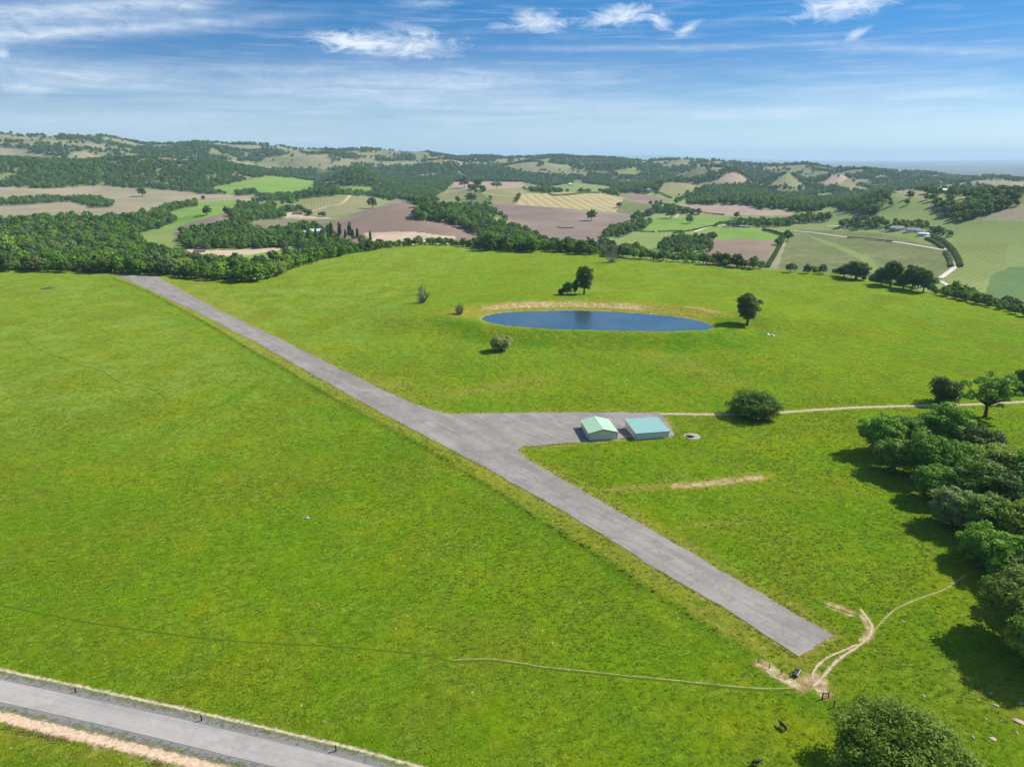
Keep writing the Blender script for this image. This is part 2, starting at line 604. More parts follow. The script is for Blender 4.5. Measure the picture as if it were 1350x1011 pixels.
ZM['hills'] = mat_field('hill_grass', (0.150, 0.165, 0.070), (0.245, 0.235, 0.125), scale=0.0022, patch=(0.085, 0.105, 0.045), fine=0.03)
ZM['wood'] = mat_field('woodland_floor', (0.085, 0.115, 0.040), (0.190, 0.195, 0.085), scale=0.006, fine=0.05)
ZM['plain'] = mat_field('far_plain', (0.055, 0.085, 0.075), (0.15, 0.16, 0.13), scale=0.0007, patch=(0.04, 0.07, 0.06), fine=0.004)

ZONES = [
    ('fallow', 'fallow_field', [(-90, 240), (60, 247), (130, 243), (180, 248), (240, 250), (262, 256), (330, 257), (345, 262), (330, 268), (262, 268), (236, 272), (215, 276), (165, 290), (0, 296), (-90, 300)]),
    ('meadow', 'meadow', [(272, 250), (300, 243), (335, 236), (352, 233), (380, 235), (415, 239), (414, 250), (395, 256), (360, 259), (300, 257)]),
    ('meadow', 'meadow', [(218, 282), (262, 267), (312, 263), (314, 275), (292, 284), (262, 290), (225, 305), (190, 312), (165, 312), (200, 300), (212, 292)]),
    ('pasture', 'pasture', [(165, 305), (215, 303), (235, 308), (245, 330), (210, 335), (180, 325)]),
    ('plough2', 'ploughed_field', [(222, 304), (262, 290), (292, 281), (302, 283), (307, 293), (304, 297), (270, 303), (235, 308)]),
    ('brownvine', 'vineyard', [(312, 302), (345, 290), (400, 288), (445, 290), (450, 298), (400, 300), (345, 305)]),
    ('bare', 'bare_yard', [(364, 282), (395, 279), (408, 285), (443, 287.5), (441, 289.5), (405, 289), (372, 288)]),
    ('dryvine', 'vineyard', [(392, 268), (420, 257), (478, 257), (504, 262), (494, 277), (455, 284), (440, 288), (412, 283), (398, 277)]),
    ('plough', 'ploughed_field', [(430, 300), (446, 290), (472, 280), (500, 272), (524, 263), (545, 268), (562, 290), (600, 292), (642, 310), (624, 323), (600, 332), (470, 332), (440, 315)]),
    ('bare', 'bare_ground', [(478, 307), (540, 305), (600, 312), (596, 328), (500, 326)]),
    ('plough2', 'ploughed_field', [(645, 272), (652, 268), (700, 268), (760, 275), (815, 279), (842, 281), (834, 290), (805, 305), (778, 328), (720, 322), (690, 302), (665, 290)]),
    ('stubble', 'stubble_field', [(678, 270), (688, 256), (740, 254), (790, 254), (822, 261), (812, 280), (760, 276)]),
    ('vine', 'vineyard', [(812, 280), (823, 263), (855, 271), (868, 279), (845, 285)]),
    ('plough', 'ploughed_field', [(812, 257), (838, 254), (872, 261), (886, 265), (855, 271), (838, 267)]),
    ('dryvine', 'vineyard', [(646, 262), (640, 250), (690, 246), (703, 255), (686, 257), (678, 270), (650, 268)]),
    ('vine', 'vineyard', [(604, 264), (632, 254), (646, 262), (650, 270), (620, 272)]),
    ('dryvine', 'vineyard', [(570, 262), (592, 249), (612, 248), (632, 253), (604, 264), (585, 266)]),
    ('pink', 'fallow_field', [(596, 240), (640, 237), (692, 240), (690, 247), (640, 250), (598, 247)]),
    ('pasture', 'pasture', [(718, 248), (760, 241), (802, 245), (808, 253), (742, 254)]),
    ('pink', 'fallow_field', [(444, 230), (456, 224), (475, 223), (483, 227), (470, 233), (450, 234)]),
    ('meadow', 'meadow', [(438, 245), (480, 243), (496, 247), (490, 254), (450, 252)]),
    ('pasture', 'pasture', [(795, 322), (802, 310), (840, 303), (900, 304), (940, 300), (940, 312), (905, 320), (890, 336), (820, 330)]),
    ('meadow', 'meadow', [(832, 296), (868, 287), (905, 286), (960, 288), (945, 301), (900, 305), (850, 303)]),
    ('pink', 'fallow_field', [(892, 270), (960, 268), (985, 271), (1005, 278), (1040, 277), (1045, 284), (985, 284), (950, 285), (895, 279)]),
    ('meadow', 'meadow', [(932, 315), (938, 302), (985, 301), (1034, 311), (1022, 318)]),
    ('plough', 'ploughed_field', [(930, 318), (970, 315), (1022, 317), (1008, 354), (985, 356), (930, 350), (918, 338)]),
    ('fallow', 'grass_lane', [(1030, 319), (1036, 319), (1024, 353), (1014, 353)]),
    ('pasture', 'pasture', [(1005, 290), (1050, 293), (1110, 286), (1165, 290), (1232, 310), (1243, 326), (1150, 308), (1050, 302), (1040, 304)]),
    ('vine', 'vineyard', [(1036, 319), (1042, 306), (1052, 302), (1150, 307), (1246, 326), (1259, 346), (1246, 368), (1200, 374), (1130, 366), (1025, 356)]),
    ('pasture', 'grass_swale', [(1062, 310), (1072, 312), (1105, 322), (1148, 340), (1168, 362), (1150, 362), (1132, 342), (1100, 326)]),
    ('pasture', 'pasture', [(1165, 288), (1275, 283), (1420, 262), (1500, 420), (1250, 392), (1246, 368), (1262, 350), (1245, 318), (1205, 302)]),
    ('fallow', 'fallow_field', [(1290, 290), (1350, 262), (1450, 262), (1450, 290), (1340, 292)]),
    ('vinel', 'vineyard', [(1262, 318), (1330, 318), (1325, 350), (1300, 370), (1290, 392), (1240, 384), (1246, 368), (1266, 350)]),
    ('crop', 'green_crop', [(1308, 362), (1330, 352), (1420, 345), (1420, 420), (1320, 405), (1298, 388)]),
    ('pasture', 'grassy_knoll', [(1155, 288), (1178, 262), (1200, 258), (1232, 268), (1274, 292)]),
    ('dryvine', 'grassy_knoll', [(1010, 248), (1026, 236), (1036, 229), (1042, 229), (1052, 238), (1062, 248)]),
    ('pink', 'grassy_knoll', [(944, 239), (956, 230), (966, 227), (976, 231), (994, 241)]),
    ('pink', 'grassy_knoll', [(1086, 243), (1096, 231), (1110, 230), (1118, 235), (1108, 243)]),
    ('hills', 'grassy_knoll', [(1110, 240), (1118, 234), (1142, 244), (1120, 244)]),
    ('hills', 'grassy_knoll', [(884, 236), (908, 226), (922, 219), (932, 225), (934, 231), (912, 237)]),
    ('dryvine', 'vineyard', [(868, 255), (872, 241), (905, 240), (934, 246), (902, 256)]),
    ('fallow', 'fallow_field', [(1280, 238), (1350, 240), (1420, 240), (1420, 252), (1312, 250), (1290, 244)]),
    ('pasture', 'meadow', [(1050, 262), (1095, 255), (1110, 257), (1085, 263)]),
    ('pasture', 'meadow', [(1075, 275), (1105, 273), (1115, 282), (1080, 284)]),
    ('fallow', 'meadow', [(1170, 252), (1215, 252), (1225, 262), (1190, 260)]),
    ('pasture', 'meadow', [(1225, 258), (1270, 260), (1262, 270), (1245, 268)]),
    ('meadow', 'meadow', [(660, 226), (700, 226), (720, 232), (690, 235)]),
    ('pasture', 'meadow', [(805, 226), (835, 222), (845, 228), (838, 236), (815, 232)]),
    ('pasture', 'meadow', [(778, 228), (800, 226), (812, 233), (790, 231)]),
    ('pasture', 'grassy_knoll', [(600, 222), (612, 218), (636, 231), (620, 231)]),
    ('fallow', 'grassy_knoll', [(-20, 192), (20, 196), (55, 205), (90, 213), (0, 208)]),
    ('fallow', 'grassy_knoll', [(88, 206), (100, 199), (118, 201), (140, 209), (110, 212)]),
    ('fallow', 'grassy_knoll', [(140, 209), (178, 203), (194, 207), (168, 210)]),
    ('fallow', 'grassy_knoll', [(288, 213), (310, 211), (345, 219), (400, 226), (360, 225), (330, 222)]),
    ('wood', 'woodland_floor', [(-90, 212), (0, 209), (90, 214), (130, 212), (190, 208), (210, 214), (290, 215), (330, 222), (350, 233), (335, 236), (300, 243), (272, 250), (250, 253), (200, 249), (130, 245), (60, 249), (-90, 242)]),
    ('wood', 'woodland_floor', [(330, 222), (420, 225), (446, 222), (484, 222), (590, 216), (660, 222), (720, 232), (840, 234), (876, 241), (868, 253), (806, 246), (760, 241), (718, 247), (692, 240), (598, 240), (590, 249), (570, 262), (560, 270), (545, 268), (524, 262), (500, 262), (490, 248), (440, 242), (415, 239), (380, 235), (350, 232)]),
    ('wood', 'woodland_floor', [(905, 258), (935, 246), (990, 244), (1010, 250), (1062, 250), (1075, 256), (1050, 263), (1090, 270), (1085, 277), (1020, 275), (980, 270), (905, 270)]),
    ('wood', 'woodland_floor', [(1092, 262), (1120, 252), (1170, 254), (1172, 262), (1160, 275), (1152, 285), (1108, 280)]),
    ('wood', 'woodland_floor', [(1222, 274), (1228, 268), (1250, 268), (1280, 262), (1350, 256), (1350, 268), (1292, 288), (1265, 294), (1240, 284)]),
    ('wood', 'woodland_floor', [(545, 288), (552, 276), (600, 277), (640, 285), (652, 302), (690, 318), (705, 334), (640, 330), (634, 312), (600, 295)]),
    ('wood', 'woodland_floor', [(-90, 296), (0, 296), (165, 290), (215, 283), (228, 290), (200, 301), (170, 314), (190, 325), (230, 340), (330, 345), (390, 335), (430, 322), (440, 340), (300, 375), (-90, 362)]),
    ('wood', 'woodland_floor', [(235, 312), (290, 306), (345, 309), (400, 300), (432, 302), (438, 322), (400, 328), (320, 328), (250, 328)]),
    ('bare', 'bare_yard', [(210, 333), (250, 328), (278, 331), (385, 326), (372, 334), (320, 337), (290, 343), (258, 346), (214, 337)]),
    ('meadow', 'meadow', [(275, 338), (330, 336), (385, 328), (400, 326), (385, 338), (330, 346), (280, 347)]),
]
# keep the two clearings above the woodland painted last
ZKIND = ['grass', 'pasture', 'hills', 'plain'] + [z[0] for z in ZONES]
ZNAME = ['ground', 'pasture', 'hills', 'plain'] + [z[1] for z in ZONES]

# ------------------------------------------------------------------ flat surfaces on the hill
RUNWAY = [(154, 362.5), (205, 364), (250, 388.5), (292, 411), (374, 449), (450, 487), (500, 511), (535, 527), (562, 538), (590, 545.5), (640, 545),
          (700, 544), (780, 543.5), (868, 543.5), (874, 549), (884, 563), (889, 575), (822, 578), (768, 582.5), (720, 586.5), (690, 589), (683, 594), (690, 602), (710, 614), (755, 640), (830, 683), (907, 727), (1000, 782), (1099, 838),
          (1053, 867), (960, 806), (862, 749), (800, 709), (740, 673), (681, 640), (633, 612), (570, 580), (509, 547), (450, 514.5), (395, 484), (334, 449), (250, 407)]
RUNWAY_W = np.array([flat(a, b) for a, b in RUNWAY])
DIRTRD = np.array([flat(a, b) for a, b in [(864, 545.5), (905, 546), (960, 546.5), (1000, 545.5), (1040, 543), (1120, 538), (1215, 535), (1290, 533), (1350, 530), (1450, 524)]])
ROADC = np.array([flat(a, b) for a, b in [(-160, 878), (-60, 898), (0, 910.5), (100, 931.5), (200, 954), (300, 978.5), (400, 1003), (470, 1021), (600, 1058)]])
TRACKS = {
    'long': [(-60, 786), (0, 798), (120, 820), (300, 843), (450, 852), (560, 862), (598, 871), (650, 870), (720, 880), (800, 889), (900, 900), (1000, 910), (1050, 909)],
    'loopa': [(1072, 906), (1085, 893), (1097, 878), (1112, 865), (1132, 852), (1147, 838)],
    'loopb': [(1070, 897), (1074, 883), (1090, 868), (1112, 858), (1130, 850)],
    'up': [(1147, 838), (1150, 828), (1143, 814), (1134, 802)],
    'right': [(1150, 834), (1172, 810), (1192, 797), (1222, 785), (1250, 774), (1273, 757)],
    'line': [(905, 588), (950, 610), (1000, 648), (1045, 690), (1092, 745), (1134, 802)],
    'line2': [(985, 745), (1040, 775), (1085, 796), (1134, 812)],
    'farl': [(30, 442), (45, 458), (95, 478), (135, 490), (160, 505), (198, 512), (225, 530)],
}
TRW = {k: np.array([flat(a, b) for a, b in v]) for k, v in TRACKS.items()}


def meadow_masks(x, y):
    n = fbm(x, y, 14, 3, 61)
    n2 = fbm(x, y, 4, 2, 62)
    dry = np.zeros_like(x)
    soil = np.zeros_like(x)
    lush_shade = np.zeros_like(x)

    def gauss(line, w, amp, closed=False):
        d, s, l = pdist(x, y, line, closed)
        return amp*np.exp(-(d/w)**2)

    def band(pts, w, amp):
        return gauss(np.array([flat(a, b) for a, b in pts]), w, amp)
    d, s, _ = pdist(x, y, RUNWAY_W, True)
    dry = np.maximum(dry, 0.95*np.exp(-(d/(2.2+1.4*n))**2))
    soil = np.maximum(soil, 0.52*np.exp(-(d/0.7)**2))
    # verge between ditch and runway
    dd, ss, al = pdist(x, y, DITCH)
    vw = sstep(0, 1.5, dd*ss)*(1-sstep(5, 10, dd*ss))
    dry = np.maximum(dry, 0.62*vw)
    lush_shade = np.maximum(lush_shade, 0.9*np.exp(-((dd*ss+0.6)/1.0)**2))  # lusher grass on the ditch bank, with its line of shade painted in
    lush_shade = np.maximum(lush_shade, 0.85*sstep(1, -1, dd*ss)*np.exp(-(dd/14)**2))
    # strip right of the near runway
    dry = np.maximum(dry, band([(735, 618), (860, 690), (960, 748), (1060, 806)], 1.6, 0.7))
    dry = np.maximum(dry, band([(690, 600), (730, 622), (790, 655)], 2.2, 0.75))
    # pond banks
    dp, sp, _ = pdist(x, y, POND, True)
    insp = inside(x, y, POND)
    back = sstep(-5, 12, y-PC[1])
    soil = np.maximum(soil, (0.75+0.25*n)*back*sstep(4, 9, dp)*(1-sstep(13, 30, dp))*(1-sstep(40, 75, np.abs(x-PC[0]+12)))*(~insp))
    dry = np.maximum(dry, 0.95*back*(1-sstep(14, 34, dp))*(~insp))
    dry = np.maximum(dry, 0.9*np.exp(-(dp/3.0)**2)*(~insp))
    soil = np.maximum(soil, 0.8*np.exp(-(dp/1.6)**2))
    soil = np.maximum(soil, np.where(insp, 1.0, 0))
    soil = np.maximum(soil, band([(905, 418), (925, 420), (945, 425)], 4, 0.65))
    lush_shade = np.maximum(lush_shade, 0.95*(1-back)*sstep(6, 10, dp)*(1-sstep(26, 38, dp)))  # greener growth on the dam face, part of its shade put into the colour
    # dirt scar, its paler ends
    soil = np.maximum(soil, band([(890, 641), (930, 638.5), (965, 634), (1000, 629)], 2.4, 0.9+0.45*n2))
    dry = np.maximum(dry, band([(805, 645), (860, 642), (900, 640)], 2.6, 0.95))
    dry = np.maximum(dry, band([(885, 641), (930, 638), (965, 633.5), (1002, 628)], 3.8, 0.95))
    soil = np.maximum(soil, band([(684, 595), (692, 604), (712, 617), (735, 631)], 1.0, 0.72))
    soil = np.maximum(soil, band([(806, 646), (822, 644)], 1.5, 0.5))
    dry = np.maximum(dry, band([(895, 697), (935, 691), (990, 686)], 0.9, 0.75))
    dry = np.maximum(dry, band([(945, 556), (968, 553)], 2.5, 0.6))
    # worn ground round the gates
    soil = np.maximum(soil, band([(1004, 875), (1030, 893), (1052, 903), (1074, 902), (1080, 908), (1088, 916)], 1.9, 1.05))
    soil = np.maximum(soil, band([(1052, 902), (1062, 900), (1076, 898)], 2.6, 1.1))
    soil = np.maximum(soil, band([(1096, 798), (1112, 803), (1122, 808)], 1.8, 1.0))
    soil = np.maximum(soil, band([(1138, 845), (1147, 836), (1146, 826), (1138, 812)], 1.2, 1.0))
    # dry rings on the far side
    for p, w, a in [(((440, 495), (500, 505), (560, 520), (640, 515), (700, 500)), 10, 0.6), (((860, 470), (900, 480), (960, 500)), 10, 0.5),
                    (((255, 372), (300, 400), (340, 420)), 7, 0.45), (((1290, 905), (1320, 900), (1345, 930)), 5, 0.45)]:
        dry = np.maximum(dry, band(p, w, a))
    # band of lusher grass across the left meadow
    lush_shade = np.maximum(lush_shade, band([(285, 540), (300, 530), (330, 512), (352, 498)], 3.2, 0.7))
    # road side
    dr, sr, _ = pdist(x, y, ROADC)
    lush_shade = np.maximum(lush_shade, 0.7*(sr < 0)*sstep(9, 15, dr))
    dry = np.maximum(dry, 0.45*(sr < 0)*np.exp(-((dr-8.5)/2.5)**2))
    r = np.hypot(x, y)
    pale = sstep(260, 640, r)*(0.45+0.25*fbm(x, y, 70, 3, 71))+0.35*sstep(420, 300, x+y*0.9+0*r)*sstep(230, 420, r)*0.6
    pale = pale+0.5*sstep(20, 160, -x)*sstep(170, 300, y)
    return np.clip(dry, 0, 1), np.clip(soil, 0, 1.2), np.clip(lush_shade*(0.85+0.4*n), 0, 1), np.clip(pale*1.15, 0, 0.85)


# ------------------------------------------------------------------ terrain sheet, cut along field outlines
TH = np.concatenate([np.linspace(-72, -39, 110, endpoint=False), np.linspace(-39, 39, 1300, endpoint=False), np.linspace(39, 72, 111)])*math.pi/180
RAD = np.concatenate([np.geomspace(28, 300, 300, endpoint=False), np.geomspace(300, 1000, 230, endpoint=False), np.geomspace(1000, 6500, 400, endpoint=False), np.geomspace(6500, 60000, 60)])
TT, RRg = np.meshgrid(TH, RAD)
GX = RRg*np.sin(TT)
GY = RRg*np.cos(TT)
GZ = land(GX.ravel(), GY.ravel()).reshape(GX.shape)
cx = 0.25*(GX[:-1, :-1]+GX[1:, :-1]+GX[:-1, 1:]+GX[1:, 1:])
cy = 0.25*(GY[:-1, :-1]+GY[1:, :-1]+GY[:-1, 1:]+GY[1:, 1:])
cz = 0.25*(GZ[:-1, :-1]+GZ[1:, :-1]+GZ[:-1, 1:]+GZ[1:, 1:])
cr = np.hypot(cx, cy)
ct = np.arctan2(cx, cy)
ppx, ppy, pzf = project(cx, cy, cz)
jit = np.clip(3000/np.maximum(cr, 500), 0.6, 3)
ppx = ppx+jit*0.9*fbm(cx, cy, 40, 3, 81)
ppy = ppy+jit*0.35*fbm(cx, cy, 40, 3, 82)
zone = np.zeros(cx.shape, np.int32)
pastm = cr > crest(ct)+45
zone[pastm] = 1
zone[cr > 3000] = 2
zone[cr > 7000] = 3
mzone = pastm & (cr < 6500)
for k, (kind, nm, poly) in enumerate(ZONES):
    pa = np.array(poly, float)
    bb = mzone & (ppx > pa[:, 0].min()) & (ppx < pa[:, 0].max()) & (ppy > pa[:, 1].min()) & (ppy < pa[:, 1].max())
    if pa[:, 1].max() > 300:
        bb &= cr < 2600
    idx = np.nonzero(bb)
    if len(idx[0]):
        ins = inside(ppx[idx], ppy[idx], poly)
        zone[idx[0][ins], idx[1][ins]] = 4+k
# two clearings inside the near wood are re-cut
nr, nc = GX.shape
VI = np.arange(nr*nc).reshape(nr, nc)
quads = np.stack([VI[:-1, :-1], VI[:-1, 1:], VI[1:, 1:], VI[1:, :-1]], -1)
ALLV = np.stack([GX.ravel(), GY.ravel(), GZ.ravel()], -1)
for k in range(len(ZKIND)):
    q = quads[zone == k]
    if len(q) == 0:
        continue
    u, inv = np.unique(q, return_inverse=True)
    me = np_mesh(ZNAME[k], ALLV[u], inv.reshape(-1, 4)[:, ::-1])
    if k == 0:
        v = ALLV[u]
        for nm, a in zip(('dry', 'soil', 'lush_shade', 'pale'), meadow_masks(v[:, 0].copy(), v[:, 1].copy())):
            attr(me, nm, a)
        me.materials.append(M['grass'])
    else:
        me.materials.append(ZM[ZKIND[k]])
    o = link(ZNAME[k], me)
    tag(o, kind='structure')


# ------------------------------------------------------------------ sheets and ribbons laid on the land
def drape(name, outline, mat, lift, step=2.0, wob=0.0):
    """closed plan outline -> fine grid of triangles following the land"""
    bm = bmesh.new()
    P = []
    n = len(outline)
    for i in range(n):
        a = Vector(outline[i])
        b = Vector(outline[(i+1) % n])
        k = max(1, int((b-a).length/step))
        for j in range(k):
            p = a.lerp(b, j/k)
            if wob:
                q = np.array([p.x]), np.array([p.y])
                p = p+Vector((float(fbm(q[0], q[1], 3.5, 4, 111)[0]), float(fbm(q[0], q[1], 3.5, 4, 112)[0])))*wob
            P.append(p)
    vs = [bm.verts.new((p.x, p.y, 0)) for p in P]
    f = bm.faces.new(vs)
    bmesh.ops.triangulate(bm, faces=[f])
    for ax, lo, hi in ((0, min(p.x for p in P), max(p.x for p in P)), (1, min(p.y for p in P), max(p.y for p in P))):
        s = 6.0
        c = lo+s
        while c < hi:
            no = (1, 0, 0) if ax == 0 else (0, 1, 0)
            bmesh.ops.bisect_plane(bm, geom=bm.verts[:]+bm.edges[:]+bm.faces[:], plane_co=(c if ax == 0 else 0, c if ax == 1 else 0, 0), plane_no=no)
            c += s
    bm.normal_update()
    for fc in bm.faces:
        if fc.normal.z < 0:
            fc.normal_flip()
    me = bpy.data.meshes.new(name)
    bm.to_mesh(me)
    bm.free()
    co = np.empty(len(me.vertices)*3)
    me.vertices.foreach_get('co', co)
    co = co.reshape(-1, 3)
    co[:, 2] = land(co[:, 0].copy(), co[:, 1].copy())+lift
    me.vertices.foreach_set('co', co.ravel())
    for p in me.polygons:
        p.use_smooth = True
    me.update()
    me.materials.append(mat)
    return link(name, me)


def resample(line, step):
    P = np.asarray(line, float)
    # smooth with a Catmull-Rom pass
    out = []
    n = len(P)
    for i in range(n-1):
        p0, p1, p2, p3 = P[max(i-1, 0)], P[i], P[i+1], P[min(i+2, n-1)]
        k = max(1, int(np.hypot(*(p2-p1))/step))
        for j in range(k):
            t = j/k
            out.append(0.5*((2*p1)+(-p0+p2)*t+(2*p0-5*p1+4*p2-p3)*t*t+(-p0+3*p1-3*p2+p3)*t*t*t))
    out.append(P[-1])
    return np.array(out)


def ribbon(name, line, wl, wr, mat, lift, step=2.0, across=6, wob=0.0, seed=1):
    """strip from wl (left) to wr (right) of a line; attribute 'edge' runs -1..1 across it"""
    P = resample(line, step)
    T = np.gradient(P, axis=0)
    T /= np.maximum(1e-9, np.hypot(T[:, 0], T[:, 1]))[:, None]
    N = np.stack([-T[:, 1], T[:, 0]], -1)
    V = []
    E = []
    for j in range(across+1):
        f = j/across
        w = wl*(1-f)+wr*f
        if wob:
            ww = w+wob*fbm(P[:, 0]+j*31, P[:, 1], 3.0, 2, seed)*abs(2*f-1)
        else:
            ww = np.full(len(P), w)
        Q = P+N*np.asarray(ww)[:, None]
        V.append(Q)
        E.append(np.full(len(P), 2*f-1))
    V = np.stack(V, 1).reshape(-1, 2)
    E = np.stack(E, 1).ravel()
    z = land(V[:, 0].copy(), V[:, 1].copy())+lift
    n = len(P)
    I = np.arange(n*(across+1)).reshape(n, across+1)
    F = np.stack([I[:-1, :-1], I[:-1, 1:], I[1:, 1:], I[1:, :-1]], -1).reshape(-1, 4)
    me = np_mesh(name, np.column_stack([V, z]), F)
    if me.polygons[0].normal.z < 0:
        me.flip_normals()
    attr(me, 'edge', E)
    me.materials.append(mat)
    return link(name, me)


def mat_asphalt(name, base, worn, crack, streak_ang, bump=0.2, crackscale=0.35):
    m, t = material(name)
    v = t.scaled(0.045, 0.9, 1, streak_ang)
    st = t.noise(0.6, 5, 0.65, v)
    c = t.mix(t.rng(t.noise(0.05, 5, 0.65), 0.35, 0.65), base, worn)
    c = t.mix(t.rng(st, 0.42, 0.66, 0, 0.6), c, tuple(x*0.68 for x in base))
    c = t.mix(t.rng(t.noise(0.35, 5, 0.7), 0.52, 0.7, 0, 0.35), c, tuple(min(1, x*1.25) for x in worn))
    pt = t.n('TexVoronoi', feature='F1', ins={'Vector': t.scaled(0.045, 0.16, 1, streak_ang), 'Scale': 1.0}).outputs['Color']
    pv_ = t.n('SeparateColor', ins={'Color': pt}).outputs[0]
    c = t.mix(t.rng(pv_, 0.74, 0.77, 0, 0.34), c, tuple(x*0.72 for x in base))
    c = t.mix(t.rng(t.noise(0.16, 7, 0.78), 0.52, 0.66, 0, 0.55), c, tuple(x*0.62 for x in base))
    # cracks and their seals
    vv = t.n('TexNoise', ins={'Vector': t.P(), 'Scale': 0.5, 'Detail': 3})
    off = t.n('VectorMath', operation='SCALE', ins={0: vv.outputs[1], 'Scale': 2.2})
    add = t.n('VectorMath', operation='ADD', ins={0: t.P(), 1: off.outputs[0]})
    vo = t.n('TexVoronoi', feature='DISTANCE_TO_EDGE', ins={'Vector': add.outputs[0], 'Scale': crackscale})
    ck = t.math('MULTIPLY', t.rng(vo.outputs['Distance'], 0.0, 0.045, 1, 0), t.rng(t.noise(0.12, 4), 0.42, 0.56))
    c = t.mix(t.math('MULTIPLY', ck, 0.45), c, crack)
    g = t.noise(9.0, 3, 0.8)
    c = t.mix(t.rng(g, 0.3, 0.7, 0, 0.28), c, tuple(x*0.55 for x in base))
    t.finish(t.bsdf(c, 0.9, 0.2, g, bump, 0.03))
    return m


def mat_strip(name, colA, colB, cover=0.5, scale=1.2, hard=0.25, fine=3.0):
    """worn strip that frays out into whatever it lies on"""
    m, t = material(name)
    e = t.math('ABSOLUTE', t.attr('edge'))
    k = t.math('ADD', t.math('SUBTRACT', 1.0, e), t.math('MULTIPLY', t.math('SUBTRACT', t.noise(scale, 5, 0.7), 0.5), 1.8))
    a = t.rng(k, cover-hard, cover+hard)
    c = t.mix(t.rng(t.noise(fine, 5, 0.7), 0.3, 0.7), colA, colB)
    p = t.bsdf(c, 0.95, 0.1, t.noise(fine*2, 3), 0.4, 0.1)
    tr = t.n('BsdfTransparent').outputs[0]
    t.finish(t.n('MixShader', ins={0: a, 1: tr, 2: p}).outputs[0])
    return m


M['runway'] = mat_asphalt('runway_asphalt', (0.215, 0.203, 0.186), (0.308, 0.285, 0.256), (0.10, 0.10, 0.105), R(128.9), 0.2, 0.22)
M['road'] = mat_asphalt('road_asphalt', (0.32, 0.305, 0.29), (0.375, 0.355, 0.335), (0.27, 0.26, 0.25), math.atan2(ROADC[5][1]-ROADC[2][1], ROADC[5][0]-ROADC[2][0]), 0.12, 0.12)
M['shoulder'] = mat_strip('road_shoulder_gravel', (0.145, 0.145, 0.135), (0.215, 0.21, 0.195), 0.12, 1.0, 0.2)
M['verge'] = mat_strip('straw_verge', (0.34, 0.24, 0.15), (0.66, 0.51, 0.36), 0.40, 0.8, 0.25, 1.5)
M['vergen'] = mat_strip('narrow_straw_verge', (0.42, 0.36, 0.24), (0.52, 0.45, 0.28), 0.70, 1.1, 0.3)
M['dirt'] = mat_strip('dirt_track', (0.30, 0.23, 0.13), (0.52, 0.44, 0.30), 0.42, 0.8, 0.38, 1.6)
M['cow'] = mat_strip('trodden_path', (0.24, 0.25, 0.06), (0.40, 0.36, 0.17), 0.62, 1.2, 0.45)
M['cowd'] = mat_strip('trodden_grass_and_shade', (0.055, 0.105, 0.006), (0.110, 0.160, 0.012), 0.66, 0.9, 0.5)  # dark tone also stands in for shade along the long path
M['whiteroad'] = mat_plain('pale_gravel_road', (0.55, 0.49, 0.40), 0.95, 0.1, 0.12, 0.2)
M['lane'] = mat_plain('sandy_lane', (0.38, 0.33, 0.20), 0.95, 0.1, 0.15, 0.2)

tag(drape('runway', [tuple(p) for p in RUNWAY_W], M['runway'], 0.10, 0.7, 0.5), kind='structure')
tag(ribbon('dirt_road', DIRTRD, 1.9, -1.9, M['dirt'], 0.07, 1.5, 8, 0.5, 2), kind='structure')
tag(ribbon('road_shoulder', ROADC, 4.6, -4.4, M['shoulder'], 0.05, 1.0, 8, 0.25, 3), kind='structure')
tag(ribbon('road', ROADC, 2.45, -2.45, M['road'], 0.09, 1.0, 6), kind='structure')
tag(ribbon('road_verge', ROADC, -3.5, -7.4, M['verge'], 0.03, 0.6, 8, 0.5, 4), kind='structure')
tag(ribbon('road_verge', ROADC, 5.9, 3.9, M['vergen'], 0.02, 0.6, 6, 0.4, 5), kind='structure')
for k, w, mt in (('long', 0.42, 'cowd'), ('loopa', 0.55, 'dirt'), ('loopb', 0.42, 'dirt'), ('up', 0.6, 'dirt'), ('right', 0.42, 'cow'),
                 ('line', 0.26, 'cowd'), ('line2', 0.4, 'cowd'), ('farl', 0.38, 'cowd')):
    tag(ribbon('path', TRW[k], w, -w, M[mt], 0.06, 0.8, 4, 0.25, 9), kind='structure')
tag(ribbon('path', TRW['long'][6:]+np.array([0, 0.45]), 0.28, -0.28, M['cow'], 0.07, 0.8, 4, 0.2, 10), kind='structure')


def vroad(pts, w, mat):
    W_ = np.array([[*at(a, b)[:2]] for a, b in pts])
    tag(ribbon('road', W_, w, -w, mat, 0.5, 6.0, 2), kind='structure')


vroad([(1046, 304.5), (1072, 307), (1100, 311), (1140, 315.5), (1180, 319.5), (1212, 324.5), (1243, 330)], 2.2, M['whiteroad'])
vroad([(1215, 309), (1232, 316), (1244, 325), (1253, 336), (1259, 347), (1258, 353), (1248, 361), (1240, 367)], 3.0, M['whiteroad'])
vroad([(1240, 371), (1250, 377)], 2.5, M['whiteroad'])
vroad([(898, 337), (912, 333), (928, 330), (937, 327), (934, 322)], 3.2, M['whiteroad'])
vroad([(915, 306), (930, 301), (946, 298), (962, 297), (986, 299)], 3.0, M['whiteroad'])
vroad([(405, 281), (430, 273), (456, 264), (476, 258)], 4.0, M['lane'])
vroad([(308, 286), (313, 292), (316, 297)], 4.0, M['whiteroad'])
vroad([(380, 287), (410, 288), (442, 288.5)], 4.0, M['lane'])
vroad([(628, 253), (650, 257), (676, 260)], 4.0, M['lane'])
vroad([(1090, 298), (1110, 299), (1135, 300)], 2.2, M['whiteroad'])
vroad([(890, 288), (900, 280), (935, 277)], 3.5, M['lane'])

